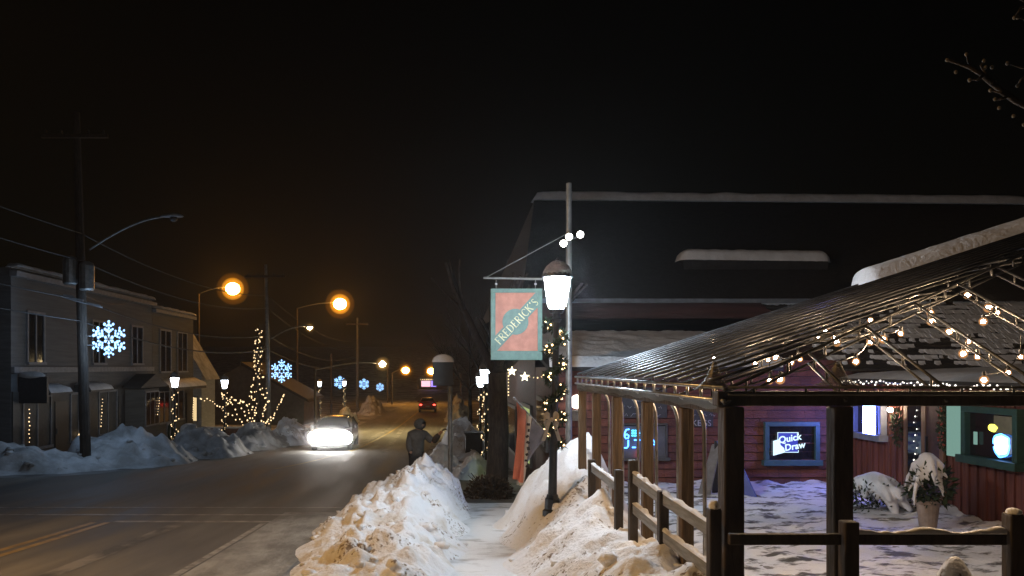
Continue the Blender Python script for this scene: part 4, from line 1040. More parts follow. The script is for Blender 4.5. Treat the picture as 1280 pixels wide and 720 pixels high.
# ------------------------------------------------------------------ person
def skinned(name, joints, edges, mat, parent, sub=2):
    off = WORLD[parent]; me = bpy.data.meshes.new(name)
    me.from_pydata([tuple(Vector(j[0])-off) for j in joints], edges, [])
    me.materials.append(mat); o = bpy.data.objects.new(name, me); COL.objects.link(o); o.parent = parent; WORLD[o] = off
    m = o.modifiers.new('skin','SKIN'); m.use_smooth_shade = True
    for i, j in enumerate(joints):
        v = me.skin_vertices[0].data[i]; v.radius = j[1] if isinstance(j[1], tuple) else (j[1],j[1]); v.use_root = (i == 0)
    s = o.modifiers.new('sub','SUBSURF'); s.levels = sub; s.render_levels = sub
    return o
bx_, by_ = -.40, 20.3; gz = g(by_)
per = thing('person', 'person in a grey hooded coat standing at the kerb with one arm reaching out', 'person', (bx_,by_,gz))
def J(x, y, z, r): return ((bx_+x,by_+y,gz+z),r)
body = skinned('body',[J(0,0,.94,.13),J(.02,0,1.15,.13),J(.04,-.01,1.36,.14),J(.06,-.02,1.50,.06),J(.10,-.03,1.60,.085),J(.11,-.03,1.69,.085),
  J(-.09,0,.88,.10),J(-.10,.02,.48,.065),J(-.11,.0,.09,.05),J(-.10,-.14,.05,.045),J(.09,0,.88,.10),J(.12,-.03,.48,.065),J(.11,.03,.09,.05),J(.14,-.11,.05,.045),
  J(-.14,-.02,1.38,.07),J(-.18,-.08,1.10,.05),J(-.12,-.22,.92,.04),J(.22,-.03,1.38,.07),J(.42,-.10,1.20,.055),J(.60,-.14,1.42,.045),J(.66,-.15,1.50,.042)],
  [(0,1),(1,2),(2,3),(3,4),(4,5),(0,6),(6,7),(7,8),(8,9),(0,10),(10,11),(11,12),(12,13),(2,14),(14,15),(15,16),(2,17),(17,18),(18,19),(19,20)], skin_m, per)
skinned('coat',[J(0,0,.80,.215),J(.01,0,1.0,.20),J(.03,-.01,1.2,.19),J(.05,-.01,1.40,.185),J(.07,-.02,1.52,.10),J(-.15,-.02,1.38,.105),J(-.19,-.08,1.10,.085),J(-.13,-.20,.95,.07),J(.23,-.03,1.39,.105),J(.42,-.10,1.20,.095)],
  [(0,1),(1,2),(2,3),(3,4),(3,5),(5,6),(6,7),(3,8),(8,9)], coat_m, body)
skinned('sleeve',[J(.41,-.095,1.19,.098),J(.50,-.12,1.30,.09),J(.60,-.14,1.42,.07)],[(0,1),(1,2)], sleeve_m, body)
skinned('trousers',[J(0,0,.92,.15),J(-.09,0,.86,.125),J(-.10,.02,.48,.09),J(-.11,0,.12,.075),J(.09,0,.86,.125),J(.12,-.03,.48,.09),J(.11,.03,.12,.075)],[(0,1),(1,2),(2,3),(0,4),(4,5),(5,6)], trouser_m, body)
b = MB(); c = Vector((bx_+.095,by_-.02,gz+1.65)); n = 18; vs = []; m = 12
for i in range(m+1):
    for j in range(n):
        th = R(38+ (180-38)*i/m); a = 2*math.pi*j/n
        ax = Vector((.80,-.58,-.08)).normalized(); u = ax.cross(Vector((0,0,1))).normalized(); w = u.cross(ax)
        vs.append(c+(ax*math.cos(th)*1.05+(u*math.cos(a)+w*math.sin(a))*math.sin(th))*.150)
b.add(vs,[(i*n+j,i*n+(j+1)%n,(i+1)*n+(j+1)%n,(i+1)*n+j) for i in range(m) for j in range(n)]); b.build('hood', coat_m, body, smooth=True, fixn=False)
b = MB()
for s in (-.03,.03):
    b.ball(Vector((bx_+.178,by_-.075,gz+1.668))+Vector((.58,.8,0))*s,.012,6,4)
b.build('eyes', lettering_dark, body); MB().ball((bx_+.19,by_-.088,gz+1.635),.016,6,4,(1.1,1,1.4)).build('nose', skin_m, body)
MB().box((bx_+.172,by_-.083,gz+1.60),(.04,.04,.010),Matrix.Rotation(R(54),3,'Z')).build('mouth', pm('lips',(.35,.15,.12),None,6,.5), body)
for s in range(5):
    q = Vector((bx_+.66,by_-.15,gz+1.50)); L = (.06,.085,.09,.085,.07)[s]; a = (-.9,-.25,0,.25,.5)[s]
    MB().tube([q,q+Vector((.02+L*.55*math.cos(a),0.012*(s-2),.02+L*.4*math.sin(a+.5))),q+Vector((.02+L*math.cos(a),.014*(s-2)-.012,.01+L*.7*math.sin(a+.3)))],[.014,.012,.008],6).build('finger', sleeve_m, body)

# ------------------------------------------------------------------ cars
def car(name, label, loc, paint, front):
    t = thing(name, label, 'car', loc); x, y, z = loc                 # nose towards -y
    st = [(-2.15,.62,.38,.60,.60,.66),(-2.05,.80,.28,.70,.74,.76),(-1.5,.88,.24,.80,.82,.92),(-.95,.90,.24,.86,.82,1.0),(-.45,.90,.24,.88,.66,1.42),(.2,.90,.24,.90,.62,1.50),(1.0,.90,.24,.92,.62,1.46),(1.55,.90,.24,.94,.68,1.16),(2.0,.84,.28,.90,.74,1.0),(2.12,.70,.38,.82,.66,.92)]
    rows = []
    for (yy_, hw, zl, zb, hr, zt) in st:
        rows.append([(x+hw*.86,y+yy_,z+zl),(x+hw,y+yy_,z+zl+.12),(x+hw*1.01,y+yy_,z+(zl+zb)/2+.04),(x+hw*.98,y+yy_,z+zb),(x+hr,y+yy_,z+zt-.05),(x+hr*.7,y+yy_,z+zt),(x-hr*.7,y+yy_,z+zt),(x-hr,y+yy_,z+zt-.05),(x-hw*.98,y+yy_,z+zb),(x-hw*1.01,y+yy_,z+(zl+zb)/2+.04),(x-hw,y+yy_,z+zl+.12),(x-hw*.86,y+yy_,z+zl)])
    b = MB(); n = 12; vs = [p for r in rows for p in r]
    b.add(vs,[(i*n+j,i*n+(j+1)%n,(i+1)*n+(j+1)%n,(i+1)*n+j) for i in range(len(rows)-1) for j in range(n)]+[tuple(range(n)),tuple((len(rows)-1)*n+j for j in range(n))])
    body = b.build('body', paint, t, smooth=True); sm = body.modifiers.new('sub','SUBSURF'); sm.levels = sm.render_levels = 2
    MB().add([(x-.68,y-.97,z+1.02),(x+.68,y-.97,z+1.02),(x+.56,y-.50,z+1.42),(x-.56,y-.50,z+1.42)],[(0,1,2,3)]).build('windscreen', glass_dark, t)
    MB().add([(x-.62,y+1.60,z+1.18),(x+.62,y+1.60,z+1.18),(x+.54,y+1.10,z+1.46),(x-.54,y+1.10,z+1.46)],[(3,2,1,0)]).build('rear_window', glass_dark, t)
    for s in (-1,1):
        MB().add([(x+s*.905,y-.75,z+.95),(x+s*.915,y+1.4,z+.98),(x+s*.71,y+1.05,z+1.40),(x+s*.71,y-.38,z+1.38)],[(0,1,2,3)]).build('side_window', glass_dark, t)
        for yy_ in (-1.35,1.3):
            w = MB().lathe((x+s*.80,y+yy_,z+.32),[(.20,-.1),(.30,-.1),(.32,-.06),(.32,.06),(.30,.1),(.20,.1)],20,'x').build('wheel', rubber, t)
            MB().lathe((x+s*.80,y+yy_,z+.32),[(.03,.085*s),(.19,.105*s),(.20,.08*s)],14,'x').build('rim', grey_metal, w)
        MB().ball((x+s*.98,y-.62,z+1.03),.085,8,5,(1.2,.6,.8)).build('mirror', paint, t)
        MB().ball((x+s*.62,y-2.06,z+.64),.31 if front else .115,18,11,(1.12,.35,.95) if front else (1.35,.4,.72)).build('headlight', E_head if front else white_trim, t, smooth=True)
        MB().ball((x+s*.66,y+2.06,z+.80),.12,12,7,(1.3,.5,.7)).build('tail_light', E_tail, t, smooth=True)
    MB().bx(x-.42,x+.42,y-2.19,y-2.12,z+.46,z+.60).build('grille', plastic_dark, t)
    MB().bx(x-.78,x+.78,y-2.2,y-2.05,z+.26,z+.42).build('bumper', plastic_dark, t)
    MB().bx(x-.80,x+.80,y+2.04,y+2.18,z+.34,z+.50).build('bumper', plastic_dark, t)
    MB().bx(x-.2,x+.2,y+2.19,y+2.20,z+.58,z+.70).build('number_plate', white_trim, t)
    return t
ca = car('car', 'oncoming car with dazzling white headlights', (-4.45,37,g(37)+.01), car_paint, True)
for s in (-.26,.26):  # lamps added between the headlights to fill out their glare
    MB().ball((-4.45+s,34.80,g(37)+.62),.25,16,10,(1,.35,1)).build('added_front_lamp', E_head, ca, smooth=True)
def glare_cloud(name, label, c, r, dens):  # added scattering cloud that spreads the headlight glare
    m = bpy.data.materials.new(name); m.use_nodes = True; nt = m.node_tree; nt.nodes.clear()
    v = nt.nodes.new('ShaderNodeVolumePrincipled'); v.inputs['Density'].default_value = dens; v.inputs['Anisotropy'].default_value = .6; v.inputs['Color'].default_value = (.95,.95,.96,1)
    o = nt.nodes.new('ShaderNodeOutputMaterial'); nt.links.new(v.outputs[0], o.inputs['Volume'])
    tag(MB().ball(c,1,28,18,r).build(name, m, smooth=True), label, 'glare cloud', kind='stuff')
glare_cloud('headlight_glare','thin added cloud spreading the glare in front of the oncoming car headlights',(-4.45,34.6,g(37)+.78),(1.5,1.2,.85),.045)
glare_cloud('headlight_glare','denser added cloud spreading the glare just before the oncoming car headlights',(-4.45,34.5,g(37)+.70),(1.05,.75,.52),.10)
cb = car('car', 'red car with glowing tail lights driving away up the street', (0,0,0), car_red, False)
cb.location = (-.45,82,g(82)+.01); cb.rotation_euler = (0,0,math.pi)          # tail towards the camera
for ch in cb.children: pass

# ------------------------------------------------------------------ utility poles, street lamps, wires
def utility_pole(label, x, y, h, r=.14, lean=0.0, cross=True):
    z = g(y); t = thing('utility_pole', label, 'utility pole', (x,y,z), 'wooden utility poles')
    MB().tube([(x,y,z-.4),(x+lean*h*.5,y,z+h*.5),(x+lean*h,y,z+h)],[r*1.1,r,r*.7],12).build('shaft', bark if h > 10 else grey_metal, t)
    if cross:
        MB().box((x+lean*h*.93,y-.16,z+h*.93),(2.2,.1,.12)).build('cross_arm', wood_dark, t)
        b = MB()
        for k in (-.95,-.45,.45,.95): b.lathe((x+lean*h*.93+k,y-.16,z+h*.93+.06),[(.03,0),(.05,.03),(.03,.09),(.045,.11),(.02,.15)],8)
        b.build('insulators', plastic_dark, t)
    return t
p1 = utility_pole('leaning wooden utility pole beside the nearest lit snowflake', -11.5, 26.6, 11.8, .16, -.028)
MB().lathe((-11.95,26.45,2.7),[(.2,0),(.24,.05),(.24,.8),(.2,.9),(.08,.95)],14).lathe((-11.35,26.3,2.5),[(.2,0),(.24,.05),(.24,.8),(.2,.9),(.08,.95)],14).build('transformer', grey_metal, p1)
b = MB()
for (px, py, w) in ((95,374,.5),(86,370,.35),(118,381,.4)): b.box(W(px,py,26.3),(w,.08,.07),Matrix.Rotation(.2,3,'Y'))
b.tube([W(70,368,26.3),W(95,376,26.3),W(128,384,26.3)],.03,6); b.build('bracket', white_trim, p1)
p2 = utility_pole('grey utility pole beside the tree wrapped in lights', -8.95, 44, 9.6, .12, -.02)
p3 = utility_pole('distant pale utility pole among the small snowflakes', -7.45, 80, 9.5, .14, .0)
def cobra(label, base, tip, lit, mat, energy=0, col=(1,.6,.25), rad=.13, down=True):
    t = thing('street_light', label, 'street light', base)
    a = Vector(base); c = Vector(tip); mid = a*.4+c*.6+Vector((0,0,.35))
    pts = [a*(1-s)**2+mid*2*s*(1-s)+c*s*s for s in [i/10 for i in range(11)]]
    MB().tube(pts,.035,8).build('arm', grey_metal, t, smooth=True)
    dr = (c-pts[-2]).normalized(); dr.z = 0; dr.normalize(); sd = Vector((-dr.y,dr.x,0))
    b = MB(); rows = []
    for (s, w, h) in ((-.05,.06,.05),(.12,.12,.08),(.4,.17,.11),(.62,.13,.08),(.70,.05,.03)):
        rows.append([c+dr*s+sd*w*math.cos(q)+Vector((0,0,h*math.sin(q)*(1 if math.sin(q) > 0 else .25))) for q in [2*math.pi*k/10 for k in range(10)]])
    vs = [p for r in rows for p in r]; b.add(vs,[(i*10+j,i*10+(j+1)%10,(i+1)*10+(j+1)%10,(i+1)*10+j) for i in range(4) for j in range(10)]+[tuple(range(10)),tuple(40+j for j in range(10))])
    hd = b.build('lamp_head', white_trim, t, smooth=True)
    e = c+dr*.38+Vector((0,0,-.06))
    MB().ball(e,rad*(.62 if lit else 1),14,10,(1,1,.85)).build('lens', mat if lit else plastic_dark, hd, smooth=True)
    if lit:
        sod = mat is E_sodium  # glowing volumes added around the lens as its halo
        MB().ball(e,rad*.98,24,16,(1,1,1)).build('inner_halo', V_sodium if sod else V_white, hd, smooth=True)
        MB().ball(e,rad*1.42,24,16,(1,1,1)).build('outer_halo', V_sodium_outer if sod else V_white_outer, hd, smooth=True)
    if energy:
        L = lamp('SPOT','lamp_beam',hd,e+Vector((0,0,-rad-.03)),energy,col,.12,spot_size=R(165),spot_blend=.6)
    return t
cobra('unlit cobra-head street light reaching from the leaning utility pole', W(112,312,26.6), W(203,271,26.4), False, None)
def lampd(px, py, d): return W(px,py,d)
def tall_light(label, px, py, d, polex, mat, energy, col, rad):
    c = W(px,py,d); zt = c.z+.1; dirx = 1 if c.x > polex else -1
    tip = c+Vector((-.38*dirx,0,.06)); t = cobra(label, (polex,d,zt-.5), tip, True, mat, energy, col, rad)
    MB().tube([(polex,d,g(d)-.3),(polex,d,zt-.45)],[.11,.07],10).build('pole', bark, t)
    return t
tall_light('big orange sodium street light above the shop roofs', 291,361,60,-17.5,E_sodium,0,(1,.55,.18),.86)
tall_light('orange sodium street light high over the road centre', 425,380,70,-11.8,E_sodium,0,(1,.55,.18),.92)
cobra('pale street light on an arm from the grey utility pole', W(338,424,44), W(381,408,46), True, E_white_lamp, 0, (1,.8,.5), .21)
tall_light('pale yellow street light above the small snowflakes', 478,455,52,-7.6,E_white_lamp,1500,(1,.78,.36),.34)
tall_light('distant orange street light on the far side of the street', 507,463,104,-5.2,E_sodium,0,(1,.55,.18),.74)
tall_light('distant orange street light above the far lit house', 539,464,108,3.9,E_sodium,0,(1,.55,.18),.78)
# the street light overhead beside the photographer: it gives the warm light on the near snow
t = cobra('sodium street light on a wooden pole at the roadside, left of the near snow bank', (-11.4,6.5,4.3), (-8.6,6.5,5.0), True, E_sodium, 0, (1,.6,.28), .16)
MB().tube([(-11.4,6.5,g(6.5)-.3),(-11.4,6.5,6.4)],[.17,.12],12).build('pole', bark, t)
L = lamp('SPOT','lamp_beam',t,(-8.2,6.5,4.72),1900,(1,.56,.19),.15,spot_size=R(128),spot_blend=.9); aim(L,(-8.2,6.5,4.72),(-.4,9.5,-2.0))
def cable(label, a, c, sag, r=.018):
    a = Vector(a); c = Vector(c)
    o = MB().tube([a+(c-a)*s-Vector((0,0,sag*4*s*(1-s))) for s in [i/24 for i in range(25)]], r, 5).build('overhead_cable', wire_m, smooth=True)
    return tag(o, label, 'cable', 'overhead cables along the utility poles')
h1 = lambda z: Vector((-11.6,26.5,z)); h2 = lambda z: Vector((-9.05,43.9,z)); h3 = lambda z: Vector((-7.45,79.9,z))
for z1_, z2_, z3_, nm in ((4.4,3.9,2.6,'highest'),(3.5,3.2,1.9,'second'),(2.2,1.7,1.1,'third'),(1.5,.95,.5,'lowest and thickest')):
    cable('%s cable slung from the leaning pole to the grey pole' % nm, h1(z1_), h2(z2_), .55, .022 if z1_ > 2 else .03)
    cable('%s cable slung from the grey pole to the distant pale pole' % nm, h2(z2_), h3(z3_), .9, .02)
    cable('%s cable running from the leaning pole towards the viewpoint' % nm, h1(z1_), (-15.5,6,z1_+2.2), .4, .018)
cable('service cable from the leaning pole to the grey shop roof', h1(2.4), (-14,38,3.2), .3, .015)

# ------------------------------------------------------------------ snowflakes
def flake_points(R0):
    seg = []; nodes = []
    for k in range(6):
        a = R(90+60*k); d = Vector((math.cos(a),0,math.sin(a)))
        seg.append((d*.08*R0,d*R0)); nodes += [d*R0*f for f in (.22,.42,.62,.82,1.0)]
        for f, l in ((.42,.26),(.68,.30)):
            for s in (-1,1):
                e = R(90+60*k+s*55); q = d*R0*f; p = q+Vector((math.cos(e),0,math.sin(e)))*R0*l
                seg.append((q,p)); nodes += [q*.5+p*.5, p]
    return seg, nodes
seg, nodes = flake_points(.58)
def flake_single(name='snowflake_light'):
    b = MB(); b.cur = 0
    for a, c in seg: b.tube([a,c],.012,5)
    b.cur = 1
    for p in nodes: b.ball(p,.042,6,4)
    return b
c = W(136,424,26.4)
t = thing('snowflake_light', 'largest blue-white lit snowflake, fixed to the leaning utility pole', 'snowflake light', c, 'lit snowflakes along the street')
b = MB()
for a, e in seg: b.tube([c+a,c+e],.010,5)
b.tube([c+Vector((-.70,0,.1)),c+Vector((-.3,0,.1))],.015,6); b.tube([c+Vector((-.70,0,-.2)),c+Vector((-.3,0,-.2))],.015,6)
b.build('frame', white_trim, t)
copies('bulb', bulb_mesh(.040, E_flake, 6, 4), [c+p for p in nodes], t)
L = lamp('POINT','diode_glow',t,c+Vector((.0,-.2,0)),160,(.45,.68,1),.4)
proto = flake_single().build('snowflake_light', [white_trim, E_flake_far])
tag(proto,'lit snowflake on the grey utility pole','snowflake light','lit snowflakes along the street')
proto.location = W(352,464,43.6); proto.scale = (1.02,)*3
for (px, py, d, s, lb) in ((425,478,76,1.0,'lit snowflake before the distant pale pole'),(455,480,85,.95,'lit snowflake touching the distant pale pole'),(475,484,110,.95,'smallest lit snowflake farthest along the street')):
    o = proto.copy(); COL.objects.link(o); o.location = W(px,py,d); o.scale = (s,)*3; o['label'] = lb
    x_ = o.location.x-.85*s
for (px, d) in ((418,76),):
    x = (px-CX)*d/F-.3; t = thing('utility_pole','slim dark pole holding the far snowflake','utility pole',(x,d,g(d)),'wooden utility poles')
    MB().tube([(x,d,g(d)-.2),(x,d,1.2)],.09,8).build('shaft', bark, t)
x = (480-CX)*110/F+.5; t = thing('utility_pole','slim dark pole holding the farthest snowflake','utility pole',(x,110,g(110)),'wooden utility poles')
MB().tube([(x,110,g(110)-.2),(x,110,0)],.09,8).build('shaft', bark, t)

# ------------------------------------------------------------------ light-wrapped tree and shrub
z = g(43); tx = -9.35
t = thing('wrapped_tree', 'slender tree wrapped top to bottom in fairy lights beside the grey pole', 'tree', (tx,43,z))
b = MB(); b.tube([(tx,43,z-.2),(tx+.05,43,z+2),(tx-.05,43,z+4.6),(tx,43,z+6.2)],[.16,.12,.07,.02],8); b.build('trunk', bark, t)
b = MB(); rnd = random.Random(6); tips = []
for i in range(46):
    h = .8+5.0*rnd.random(); a = rnd.uniform(0,6.28); L = (.75-.09*h)*rnd.uniform(.6,1.1)
    limb(b,(tx,43,z+h),(math.cos(a)*.7,math.sin(a)*.7,.8),max(.2,L),.018,1,rnd,tips)
b.build('branches', bark, t, fixn=False)
sl = thing('string_lights','tall column of fairy lights on the slender wrapped tree','string lights',(tx,43,z+.3))
pts = []
for i in range(98):
    h = rnd.random()**.85*5.9+.1; q = (.42-.035*h)*rnd.uniform(.5,1.0)*(1.5 if h < 3 else 1); a = rnd.uniform(0,6.28); pts.append((tx+q*math.cos(a),43+q*math.sin(a),z+h))
copies('bulb', bulb_mesh(.032, E_fairy_far, 5, 3), pts, sl)
MB().tube([(tx+.25*math.cos(i*.8),43+.25*math.sin(i*.8),z+.1+i*.09) for i in range(66)],.008,4).build('wire', wire_m, sl)
t = thing('wrapped_shrub', 'spreading bare shrub with arching branches outlined in fairy lights', 'plant', (-9.7,42.2,z))
sl = thing('string_lights','fairy lights outlining the arching shrub branches','string lights',(-9.7,42.2,z+.2))
b = MB(); pts = []; D = 42.2
for P in ([(320,541),(296,524),(276,508),(262,500),(250,499)],[(320,541),(305,530),(290,505),(282,495),(278,492)],[(320,541),(310,525),(300,505),(290,498),(284,505)],[(318,541),(312,515),(306,502),(300,500)],[(322,541),(330,510),(336,500)],[(324,541),(340,525),(346,512),(352,500),(355,494)],[(320,541),(318,520),(322,505)],[(322,541),(332,530),(338,522)]):
    q = [W(p[0],p[1],D+random.uniform(-.3,.3)) for p in P]; fine = []
    for a, c in zip(q, q[1:]): fine += [a+(c-a)*s for s in (0,.25,.5,.75)]
    fine.append(q[-1]); b.tube([Vector((-9.55,42.2,z))]+fine,[.04]+[.03-.02*i/len(fine) for i in range(len(fine))],5)
    pts += [p+Vector((random.uniform(-.05,.05),-.06,random.uniform(-.06,.06))) for p in fine[2:]]
b.build('branches', bark, t, fixn=False)
pts = pts[:100]; copies('bulb', bulb_mesh(.034, E_fairy_far, 5, 3), pts, sl)
t = thing('planter_wall','low brick planter wall with snow on top behind the wrapped shrub','wall',(-11.5,43.6,g(43.6)))
MB().bx(-12.6,-10,43.5,43.9,g(43.6)-.1,g(43.6)+.62).build('wall', brick, t); ridge_snow((-12.6,43.7,g(43.6)+.62),(-10,43.7,g(43.6)+.62),.22,.10,'snow_top',t,66,n=30)

# ------------------------------------------------------------------ left-hand shop row
FX = -14.0
def shopfront(name, label, y0, y1, top, mat, depth=9):
    t = thing(name, label, 'building', (FX,(y0+y1)/2,g((y0+y1)/2)))
    MB().bx(FX-depth,FX,y0,y1,-4.6,top).build('wall', mat, t)
    return t
def fwin(t, y0, y1, z0, z1, lit=None, mull=1, out=.05, trim=white_trim):
    b = MB(); w = .09
    b.bx(FX+.003,FX+out,y0-w,y1+w,z1,z1+w); b.bx(FX+.003,FX+out+.05,y0-w,y1+w,z0-w,z0); b.bx(FX+.003,FX+out,y0-w,y0,z0,z1); b.bx(FX+.003,FX+out,y1,y1+w,z0,z1)
    for k in range(mull): yy_ = y0+(y1-y0)*(k+1)/(mull+1); b.bx(FX+.003,FX+out-.01,yy_-.035,yy_+.035,z0,z1)
    f = b.build('window', trim, t)
    MB().bx(FX+.003,FX+.012,y0,y1,z0,z1).build('pane', lit or glass_dark, f); return f
A = shopfront('shop_building','two-storey grey shop building behind the leaning utility pole',26.6,40,3.3,grey_siding)
MB().bx(FX-.0+.002,FX+.25,26.5,40.02,3.0,3.18).build('cornice', white_trim, A); ridge_snow((FX+.02,26.5,3.31),(FX+.02,40,3.31),.28,.16,'parapet_snow',A,67,n=50)
MB().bx(FX+.002,FX+.12,26.6,40,-.22,-.02).build('belt_course', white_trim, A)
MB().bx(FX+.002,FX+.06,26.62,39.98,-3.8,-.85).build('shop_base', dark_front, A)
for a in ((27.7,28.8),(33.0,34.2),(37.3,38.6)): fwin(A,a[0],a[1],.15,1.85)
for a, lit in (((27.3,29.2),E_dimshop),((30.9,32.2),E_candle),((33.5,35.3),E_dimshop)): fwin(A,a[0],a[1],-2.85,-1.1,lit,1,.10)
bay = MB().prism([(FX+.07,36.3,-3.4),(FX+.75,36.8,-3.4),(FX+.75,38.8,-3.4),(FX+.07,39.3,-3.4)],(0,0,2.35)).build('bay', tan_siding, A)
f = MB().bx(FX+.752,FX+.80,36.9,38.7,-2.8,-1.15).build('window', white_trim, bay)
for k in range(3): MB().bx(FX+.802,FX+.81,36.98+.58*k,37.46+.58*k,-2.72,-1.22).build('pane', glass_dark, f)
MB().prism([(FX+.01,35.9,-.98),(FX+.01,39.9,-.98),(FX+.01,37.9,-.35)],(.9,0,0)).build('pediment', tan_siding, A)
for a in ((29.55,30.6),(32.35,33.3),(35.5,36.2)):
    d = MB().bx(FX+.062,FX+.09,a[0],a[1],-3.5,-1.3).build('door', plastic_dark, A); MB().bx(FX+.091,FX+.13,a[0]+.08,a[0]+.12,-2.5,-2.3).build('handle', grey_metal, d)
for a in ((27.9,29.6),(31.2,33.4)):
    aw = MB().prism([(FX+.062,a[0],-.72),(FX+.062,a[0],-1.0),(FX+.7,a[0],-1.0),(FX+.7,a[0],-.93)],(0,a[1]-a[0],0)).build('awning', dark_front, A)
    rows = [[(FX+.06+.66*u,y,-.72-.21*u+(.0 if u in (0,1) else .12)) for u in (0,.15,.5,.85,1)] for y in np.linspace(a[0],a[1],12)]
    MB().grid(rows).build('awning_snow', snow, aw, smooth=True, fixn=False)
B = shopfront('shop_building','two-storey taupe shop building with snowy awning next to the grey shop',40.04,46.9,2.95,tan_siding)
MB().bx(FX+.002,FX+.2,40.06,46.95,2.72,2.9).build('cornice', white_trim, B); ridge_snow((FX,40.1,2.96),(FX,46.9,2.96),.26,.15,'parapet_snow',B,68,n=40)
for a in ((41.2,42.8),(44.0,45.6)): fwin(B,a[0],a[1],-.25,1.85)
for a in ((41,42.6),(43.2,45)): fwin(B,a[0],a[1],-2.9,-1.35)
MB().bx(FX+.062,FX+.09,45.4,46.5,-3.7,-1.5).build('door', plastic_dark, B)
aw = MB().prism([(FX+.01,40.2,-.75),(FX+.01,40.2,-1.25),(FX+.8,40.2,-1.25),(FX+.8,40.2,-1.12)],(0,6.6,0)).build('awning', dark_front, B)
MB().grid([[(FX+.01+.82*u,y,-.74-.36*u+(0 if u in (0,1) else .14)) for u in (0,.12,.5,.9,1)] for y in np.linspace(40.2,46.8,30)]).build('awning_snow', snow, aw, smooth=True, fixn=False)
# small coloured and warm lights in the shop windows
for lb, yy_, zz_, n, sp_ in (('fairy lights up the edge of the first grey shop window',27.5,-2.6,9,(0,.14)),('small bright candle lights on the second grey shop window sill',31.3,-2.7,6,(.05,.02)),('fairy lights beside the grey shop door',33.45,-2.5,9,(.02,.14)),('fairy lights in the taupe shop bay window',38.3,-2.3,7,(.05,.13)),('fairy lights in the taupe shop doorway',46.2,-3.0,10,(.03,.13))):
    t = thing('string_lights', lb, 'string lights', (FX+.2,yy_,zz_)); xo = FX+.86 if 'bay' in lb else FX+.16
    P = [(xo,yy_+sp_[0]*i+.03*math.sin(i*2),zz_+sp_[1]*i) for i in range(n)]
    MB().tube(P,.006,4).build('wire', wire_m, t); copies('bulb', bulb_mesh(.028 if 'candle' in lb else .02, E_fairy_far, 5, 3), P, t)
t = thing('shop_sign','pale notice board with a round wreath on it below the taupe awning','sign',(FX+.95,39.75,-3.4))
bevel(MB().bx(FX+.9,FX+.95,39.45,40.15,-3.9,-2.75).build('board', white_trim, t),.02)
MB().tube([(FX+.975,39.8+.28*math.cos(a),-3.25+.34*math.sin(a)) for a in [2*math.pi*i/20 for i in range(21)]],.07,6).build('wreath', pine, t)
t = thing('barrel_planter','round barrel heaped with snow beside the garlanded lamp post','planter',(-11.4,37.5,g(37.5)))
MB().lathe((-11.4,37.5,g(37.5)),[(.3,0),(.38,.3),(.38,.5),(.32,.8)],16).build('barrel', wood_dark, t); MB().ball((-11.4,37.5,g(37.5)+.82),.40,16,9,(1,1,.75),.04).build('snow_top', snow, t, smooth=True)
t = thing('shop_banner','dark projecting sign box on the grey shop near the side street','sign',(FX+.5,27.2,-.8))
bevel(MB().bx(FX+.02,FX+1.0,27.0,27.15,-1.25,-.35).build('box', plastic_dark, t),.02); MB().tube([(FX+.02,27.07,-.25),(FX+1.0,27.07,-.25)],.02,6).build('arm', grey_metal, t); MB().ball((FX+.45,27.07,-.30),.3,12,6,(1.6,.4,.45)).build('snow_top', snow_grey, t, smooth=True)
Hs = thing('house','white gabled house end next to the taupe shop building','house',(-15,49.5,g(49.5)))
MB().prism([(-17.2,48.6,-4.6),(-14.0,48.6,-4.6),(-14.0,48.6,-.35),(-15.4,48.6,1.9),(-17.2,48.6,-.35)],(0,3,0)).build('wall', white_siding, Hs)
MB().prism([(-13.7,48.5,-.82),(-13.8,48.5,-.62),(-15.4,48.5,2.1),(-15.4,48.5,1.92)],(0,3.2,0)).build('roof', snow_grey, Hs)
f = MB().bx(-14.9,-14.2,48.53,48.598,-3.4,-1.8).build('window', white_trim, Hs); MB().bx(-14.82,-14.28,48.52,48.528,-3.3,-1.9).build('pane', E_window, f)
Hd = thing('house','dark low house far across the street behind the wrapped tree','house',(-15,60,g(60)))
MB().prism([(-19,60,-4.9),(-9.6,60,-4.9),(-9.6,60,-2.4),(-14.3,60,.1),(-19,60,-2.4)],(0,8,0)).build('wall', dark_front, Hd)
MB().prism([(-9.2,59.8,-2.7),(-9.3,59.8,-2.45),(-14.3,59.8,.35),(-14.3,59.8,.1)],(0,8.4,0)).build('roof', roof_dark, Hd)
Hf = thing('house','distant house with pink and violet lights above the red car','house',(0,150,g(150)))
MB().prism([(-2.8,150,-6),(3,150,-6),(3,150,-2.4),(.1,150,-.6),(-2.8,150,-2.4)],(0,7,0)).build('wall', dark_front, Hf)
f = MB().bx(-2.1,.9,149.9,149.98,-3.9,-2.5).build('window', white_trim, Hf)
MB().bx(-2.0,-.3,149.88,149.895,-3.8,-2.7).build('pane', E_pinkwin, f); MB().bx(-.2,.8,149.88,149.895,-3.8,-2.7).build('pane', E_viowin, f)
t = thing('string_lights','row of bulbs across the distant pink-lit house','string lights',(-.5,149.8,-2.4))
MB().tube([(-2.2,149.8,-2.42),(1.0,149.8,-2.42)],.02,4).build('wire', wire_m, t); copies('bulb', bulb_mesh(.09, E_fairy_far, 5, 3), [(-2.1+.38*i,149.8,-2.45) for i in range(9)], t)

# ------------------------------------------------------------------ practical lights that need more reach than their bulbs
def sign_floods():
    for (dx, to) in ((-.13,(1.4,14.3,.9)),(.17,(2.3,12.2,-1.2))):
        f = (PX+dx,PY-.32,2.27); L = lamp('SPOT','flood_beam',sp,f,44,(1,.96,.84),.05,spot_size=R(100),spot_blend=.7); aim(L,f,to)
sign_floods()

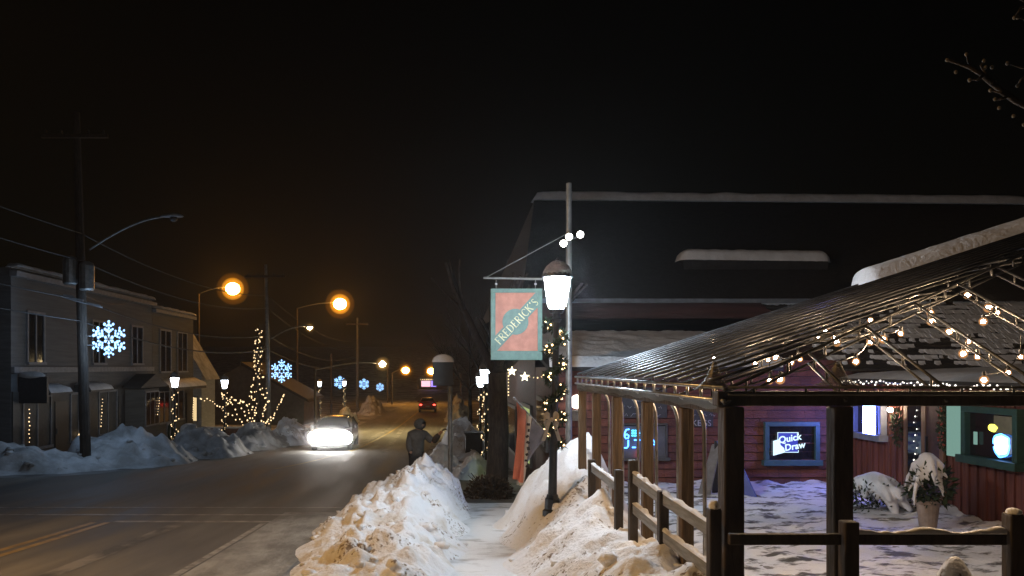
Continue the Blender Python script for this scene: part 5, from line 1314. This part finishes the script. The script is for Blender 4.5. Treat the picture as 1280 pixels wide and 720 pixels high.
# ------------------------------------------------------------------ night sky, moonlight, camera
w = bpy.data.worlds.new('World'); S.world = w; w.use_nodes = True
nt = w.node_tree; bg = nt.nodes['Background']
sk = nt.nodes.new('ShaderNodeTexSky'); sk.sky_type = 'NISHITA'; sk.sun_disc = False; sk.sun_elevation = R(8); sk.sun_rotation = R(150)
mx = nt.nodes.new('ShaderNodeMix'); mx.data_type = 'RGBA'; mx.blend_type = 'MULTIPLY'; mx.inputs['Factor'].default_value = 1
mx.inputs['B'].default_value = (1.0,.66,.42,1)
nt.links.new(sk.outputs['Color'], mx.inputs['A']); nt.links.new(mx.outputs['Result'], bg.inputs['Color']); bg.inputs['Strength'].default_value = .0005
su = bpy.data.lights.new('moon','SUN'); su.energy = .012; su.color = (.7,.8,1); su.angle = R(.5)
so = bpy.data.objects.new('moon', su); COL.objects.link(so); so.rotation_euler = (R(50),R(0),R(-30))
cam = bpy.data.cameras.new('camera'); co = bpy.data.objects.new('camera', cam); COL.objects.link(co)
co.location = (0,0,0); co.rotation_euler = (R(90),0,0)
cam.sensor_width = 36; cam.lens = 36*F/1280; cam.shift_x = (640-CX)/1280; cam.shift_y = (CY-360)/1280
cam.clip_end = 3000; cam.clip_start = .05
S.camera = co
ADDED_HALO_HAZE = 0.0006  # thin volume added so the lamps get halos
if ADDED_HALO_HAZE:
    m = bpy.data.materials.new('halo_air'); m.use_nodes = True; nt = m.node_tree; nt.nodes.clear()
    v = nt.nodes.new('ShaderNodeVolumePrincipled'); v.inputs['Density'].default_value = ADDED_HALO_HAZE; v.inputs['Anisotropy'].default_value = .75; v.inputs['Color'].default_value = (.9,.9,.9,1)
    o = nt.nodes.new('ShaderNodeOutputMaterial'); nt.links.new(v.outputs[0], o.inputs['Volume'])
    h = MB().bx(-410,410,-70,670,-8,20).build('added_halo_haze', m); tag(h, kind='stuff')
S.view_settings.view_transform = 'Standard'; S.view_settings.look = 'None'; S.view_settings.gamma = 1; S.view_settings.exposure = 0
S.view_settings.use_curve_mapping = False
S.cycles.use_light_tree = True; S.cycles.use_denoising = True; S.cycles.max_bounces = 6; S.cycles.transparent_max_bounces = 16
S.cycles.sample_clamp_indirect = 4
